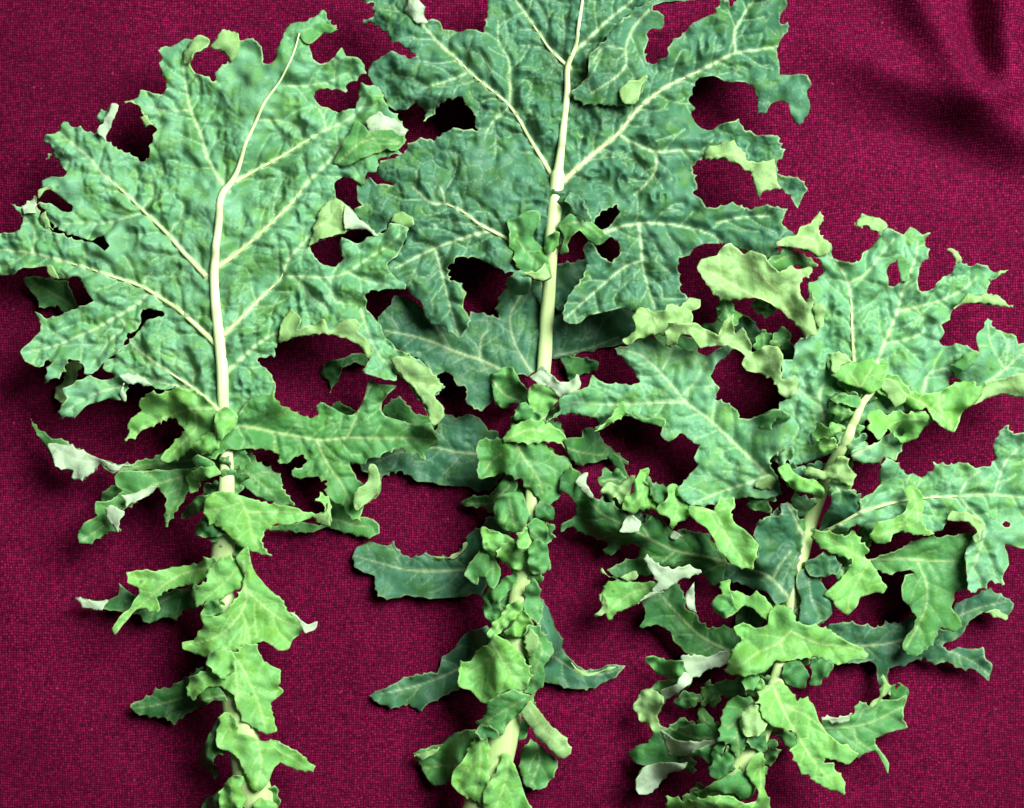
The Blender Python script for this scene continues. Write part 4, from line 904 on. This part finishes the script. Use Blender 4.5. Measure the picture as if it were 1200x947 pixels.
# big folded-over flap
leaf('leaf_lobe', p3, S_('463,290 480,255 560,235 585,195 620,178 650,200 680,230 710,213 770,240 800,290 840,317 900,278 915,300 990,283 1002,300 980,330 950,345 935,400 960,450 988,408 1002,440 990,470 1012,540 1010,592 955,620 920,560 870,500 760,432 700,430 580,442 530,400'), 'u', 50,
     [v(2.4, 1, S_('830,400 760,330 690,255')), v(2.4, 1.1, S_('955,615 900,520 840,405 860,370 940,340')), v(2, 1, S_('830,470 700,410 560,330 470,292')), v(1.2, .7, S_('920,360 960,470 930,530'))], pucker=.8, ruffle=5)
curl3(S_, '1000,470 1030,443 1062,490 1045,560 1018,590 1012,540', 'u', 48)
# right lobe and its fold
lb3 = leaf('leaf_lobe', p3, R_('845,830 880,800 970,762 963,700 973,680 1000,650 1020,603 1042,650 1110,680 1147,690 1155,730 1200,722 1240,710 1240,920 1184,900 1080,920 1000,930 950,930 890,890'), 'b', 46,
     [v(2.6, 1, R_('990,920 1100,840 1184,760 1230,730')), v(1.8, .9, R_('1100,840 1030,720 1020,630')), v(1.2, .7, R_('1100,840 1120,700'))], pucker=1.0)
curl3(T_, '930,295 955,220 1020,190 1100,165 1150,150 1240,150 1240,280 1184,263 1100,243 1020,260 960,288', 'u', 52, par=lb3)
curl3(R_, '850,825 900,780 970,760 950,800 890,850', 'm', 50, par=lb3)
# lobes right of the stalk
leaf('leaf_lobe', p3, T_('375,545 370,510 480,470 600,425 660,400 640,470 632,510 600,547 550,530 520,560 450,560'), 'b', 38, [v(4, 1.6, T_('375,530 480,470 610,422'))], pucker=1.2)
leaf('leaf_lobe', p3, T_('443,350 480,318 530,325 560,350 580,325 640,340 700,320 775,365 730,400 700,440 640,472 600,440 540,400 500,450 480,420 450,400 470,380'), 'y', 46, [v(1.6, .8, T_('740,370 640,360 560,390'))], holes=[T_('608,415 620,400 640,402 648,420 635,440 615,436')], pucker=.8, ruffle=5)
lz3 = leaf('leaf_lobe', p3, T_('498,195 540,150 600,160 660,230 720,240 800,230 870,190 950,183 965,205 1000,195 980,260 930,300 910,312 890,370 862,420 810,402 770,362 730,312 670,322 640,282 560,262 500,235'), 'y', 52, [v(1.6, .8, T_('540,190 660,260 780,330 860,400')), v(1.2, .7, T_('800,240 790,300 850,370'))], pucker=1.0, ruffle=6)
curl3(T_, '498,195 540,170 600,190 650,250 640,282 590,310 560,262', 'u', 56, par=lz3)
leaf('leaf_lobe', p3, T_('300,150 283,100 318,58 370,70 400,100 440,95 482,78 512,110 555,108 525,170 512,215 470,237 430,212 380,200 330,182'), 'y', 56, [v(1.8, .8, T_('425,215 440,180 482,115')), v(1.4, .7, T_('420,212 380,140'))], pucker=.6, ruffle=3)
curl3(T_, '285,110 318,58 370,70 385,95 340,110 310,150', 'u', 58)
leaf('leaf_lobe', p3, T_('310,270 330,250 420,265 415,300 380,290'), 'm', 48, pucker=.4)
leaf('leaf_lobe', p3, T_('172,612 190,588 260,600 320,540 350,528 372,570 397,610 402,662 380,672 340,650 300,625 240,632'), 'u', 46, [v(1, .6, T_('200,605 300,610 380,640'))], pucker=.5, dome=2)
leaf('leaf_lobe', p3, T_('50,585 90,578 130,630 180,640 245,680 250,720 220,695 140,682 80,642'), 'y', 42, pucker=.5, dome=2)
leaf('leaf_lobe', p3, T_('260,880 290,780 300,700 350,690 400,700 420,720 400,780 340,840'), 'c', 30, pucker=.9)
# middle right lobe, under the big right one
leaf('leaf_lobe', p3, V_('465,380 560,350 680,290 760,270 860,265 950,250 962,300 930,360 915,420 932,512 880,520 860,570 848,600 890,650 902,690 860,712 800,700 770,770 700,822 640,822 628,770 680,690 690,650 650,590 618,560 610,500 630,450 680,440 650,420 600,430 560,447 520,430 470,405'), 'm', 32,
     [v(2.8, 1.2, V_('470,380 640,375 760,385 900,390')), v(2.2, 1, V_('690,390 730,480 735,580 690,700 640,790'))], pucker=.8)
lbb = leaf('leaf_lobe', p3, T_('245,880 330,830 400,770 400,720 470,700 520,660 500,600 520,550 560,540 600,570 640,612 720,627 760,600 770,563 840,570 920,563 960,585 1030,575 1057,540 1043,490 1060,440 1085,393 1130,430 1190,420 1240,400')
     + V_('1240,330 1150,322 1100,310 1112,360 1117,400 1090,430 1080,497 1030,475 1000,512 935,532 915,440 908,350 950,280 962,250 920,200 840,195 800,240 750,262 690,262 600,250 540,280 500,270 440,230 390,210 330,250 260,262'), 'b', 42,
     [v(5.5, 1.8, V_('255,250 330,200 410,150 520,130 640,105 720,95 880,85 1050,80 1220,97')), v(3, 1.2, V_('880,85 940,150 1000,220 990,300 940,440')), v(2.2, 1, T_('1050,700 1110,550 1184,480')), v(1.8, .9, T_('890,700 930,640 980,600')), v(1.6, .8, V_('410,150 400,80 390,40'))],
     holes=[V_('1085,215 1105,200 1125,212 1118,228 1095,228')], pucker=1.1)
curl3(V_, '830,195 850,150 960,175 1010,215 960,300 950,280 962,250 920,200', 'u', 48, par=lbb)
leaf('leaf_lobe', p3, V_('482,270 510,210 600,188 640,150 650,100 633,60 660,38 712,80 722,120 710,190 730,240 765,257 690,262 620,247 570,267 560,292 500,302'), 'y', 54, [v(1.4, .7, V_('670,60 690,140 690,200 600,230 510,270'))], pucker=.6, dome=2)
# leaflets below
leaf('leaflet', p3, V_('140,450 190,428 240,470 260,510 300,570 303,630 250,652 200,687 140,660 150,560'), 'c', 26, [v(1.2, .7, V_('200,440 200,560 240,640'))], pucker=.9)
leaf('leaflet', p3, V_('185,400 270,358 322,380 332,420 270,452 200,442'), 'c', 30, pucker=.9)
leaf('leaf_lobe', p3, V_('203,270 220,243 290,250 340,270 400,248 430,300 462,330 450,360 475,390 500,432 530,480 557,510 540,532 490,535 430,552 410,590 375,637 310,592 300,560 253,540 270,520 340,470 385,400 380,370 320,360 280,340 230,300'), 'y', 46,
     [v(1.8, .9, V_('470,395 420,480 380,560 372,620')), v(1.4, .7, V_('450,380 390,350 300,290 220,260'))], pucker=.7)
leaf('leaflet', p3, X_('218,320 240,268 290,258 330,300 360,370 342,407 290,390 240,352'), 'd', 28, pucker=.3, dome=2)
leaf('leaflet', p3, W_('558,400 600,370 690,325 695,380 670,412 610,427'), 'd', 24, pucker=.5)
leaf('leaflet', p3, W_('680,395 705,318 732,330 722,402'), 'm', 32, pucker=.3)
lo3 = leaf('leaflet', p3, W_('598,322 610,260 640,200 680,170 655,155 638,118 680,100 740,120 790,100 800,40 830,8 900,28 917,80 1000,100') + X_('440,120 520,180 600,210 638,245 610,272 540,277 490,290 440,270 360,250 280,255 190,265 130,310 60,322'), 'y', 48,
     [v(2.4, 1, X_('262,125 210,175 100,230 0,290')), v(2.2, 1, X_('270,135 400,190 540,215 620,242')), v(1.2, .7, X_('210,180 230,240'))], pucker=.8)
lv3 = leaf('leaflet', p3, W_('228,265 270,246 310,270 385,258 400,310 432,350 380,400 330,440 298,470 290,430 255,407 290,380 350,352 330,335 280,325 240,290'), 'm', 18, pucker=.6)
curl3(W_, '288,422 370,372 398,312 432,350 380,402 300,470', 'w', 24, par=lv3)
leaf('leaflet', p3, W_('183,480 195,430 225,403 297,430 297,470 277,520 282,560 302,585 335,592 300,612 260,582 225,547 195,537'), 'u', 24, pucker=.6)
lw3 = leaf('leaflet', p3, W_('148,722 180,680 240,660 270,605 310,590 370,588 400,560 450,533 530,526 590,540 600,590 550,620 530,640 450,690 410,720 350,780 290,840 240,890 190,895 178,850 200,800 230,765 180,752'), 'd', 18, [v(1.6, .8, W_('580,580 450,600 340,600'))], pucker=.7)
curl3(W_, '300,608 360,640 420,635 500,620 562,597 530,640 450,690 390,715 340,727 318,660', 'w', 28, par=lw3)
curl3(W_, '178,862 215,770 290,740 412,712 340,780 290,847 240,890 190,895', 'w', 28, par=lw3)
leaf('leaflet', p3, W_('448,700 500,660 550,650 540,740 500,725'), 'd', 14, pucker=.4)
leaf('leaflet', p3, W_('518,802 545,740 548,680 575,628 592,650 568,690 560,722 582,710 602,660 632,705 612,770 560,812'), 'd', 28, pucker=.6)
leaf('leaflet', p3, W_('565,592 590,500 640,450 700,438 755,470 692,510 682,580 692,620 660,680 635,707 610,650 560,622'), 'm', 38, [v(1.6, .8, W_('720,450 640,550 600,580')), v(1.1, .7, W_('640,550 650,680'))], pucker=.7)
leaf('leaflet', p3, W_('688,640 700,600 775,595 782,684 730,672'), 'd', 36, pucker=.4)
leaf('leaflet', p3, W_('668,550 690,500 740,485 770,525 765,590 730,605 690,600'), 'u', 42, pucker=.4, dome=2)
leaf('leaflet', p3, X_('78,442 100,390 150,360 190,343 240,368 262,405 290,440 350,450 385,490 400,550 430,600 480,650 560,685 592,715 540,754 470,737 425,728 428,747 470,750 490,790 520,830 525,890 460,882 420,862 340,807 300,762 270,680 295,660 290,610 250,570 190,555 140,530 108,490 100,442'), 'y', 42,
     [v(3, 1.2, X_('165,365 220,490 300,620 370,730 470,850')), v(2.2, 1, X_('230,460 330,520 450,610 570,690')), v(1.4, .7, X_('165,365 110,400 90,440'))], pucker=.7)
leaf('leaflet', p3, W_('450,905 520,840 600,790 640,775 690,790 740,870 725,912 680,922 620,877 560,868'), 'm', 36, pucker=.5)
leaf('leaflet', p3, W_('690,720 720,678 757,680 770,760 772,860 812,930 820,1000 330,1000 335,912 400,920 480,890 560,868 620,875 680,922 728,912 742,870 702,800 680,780'), 'y', 44, [v(1.6, .8, W_('740,700 750,850 700,960')), v(1.2, .7, W_('560,880 500,960'))], pucker=.8)
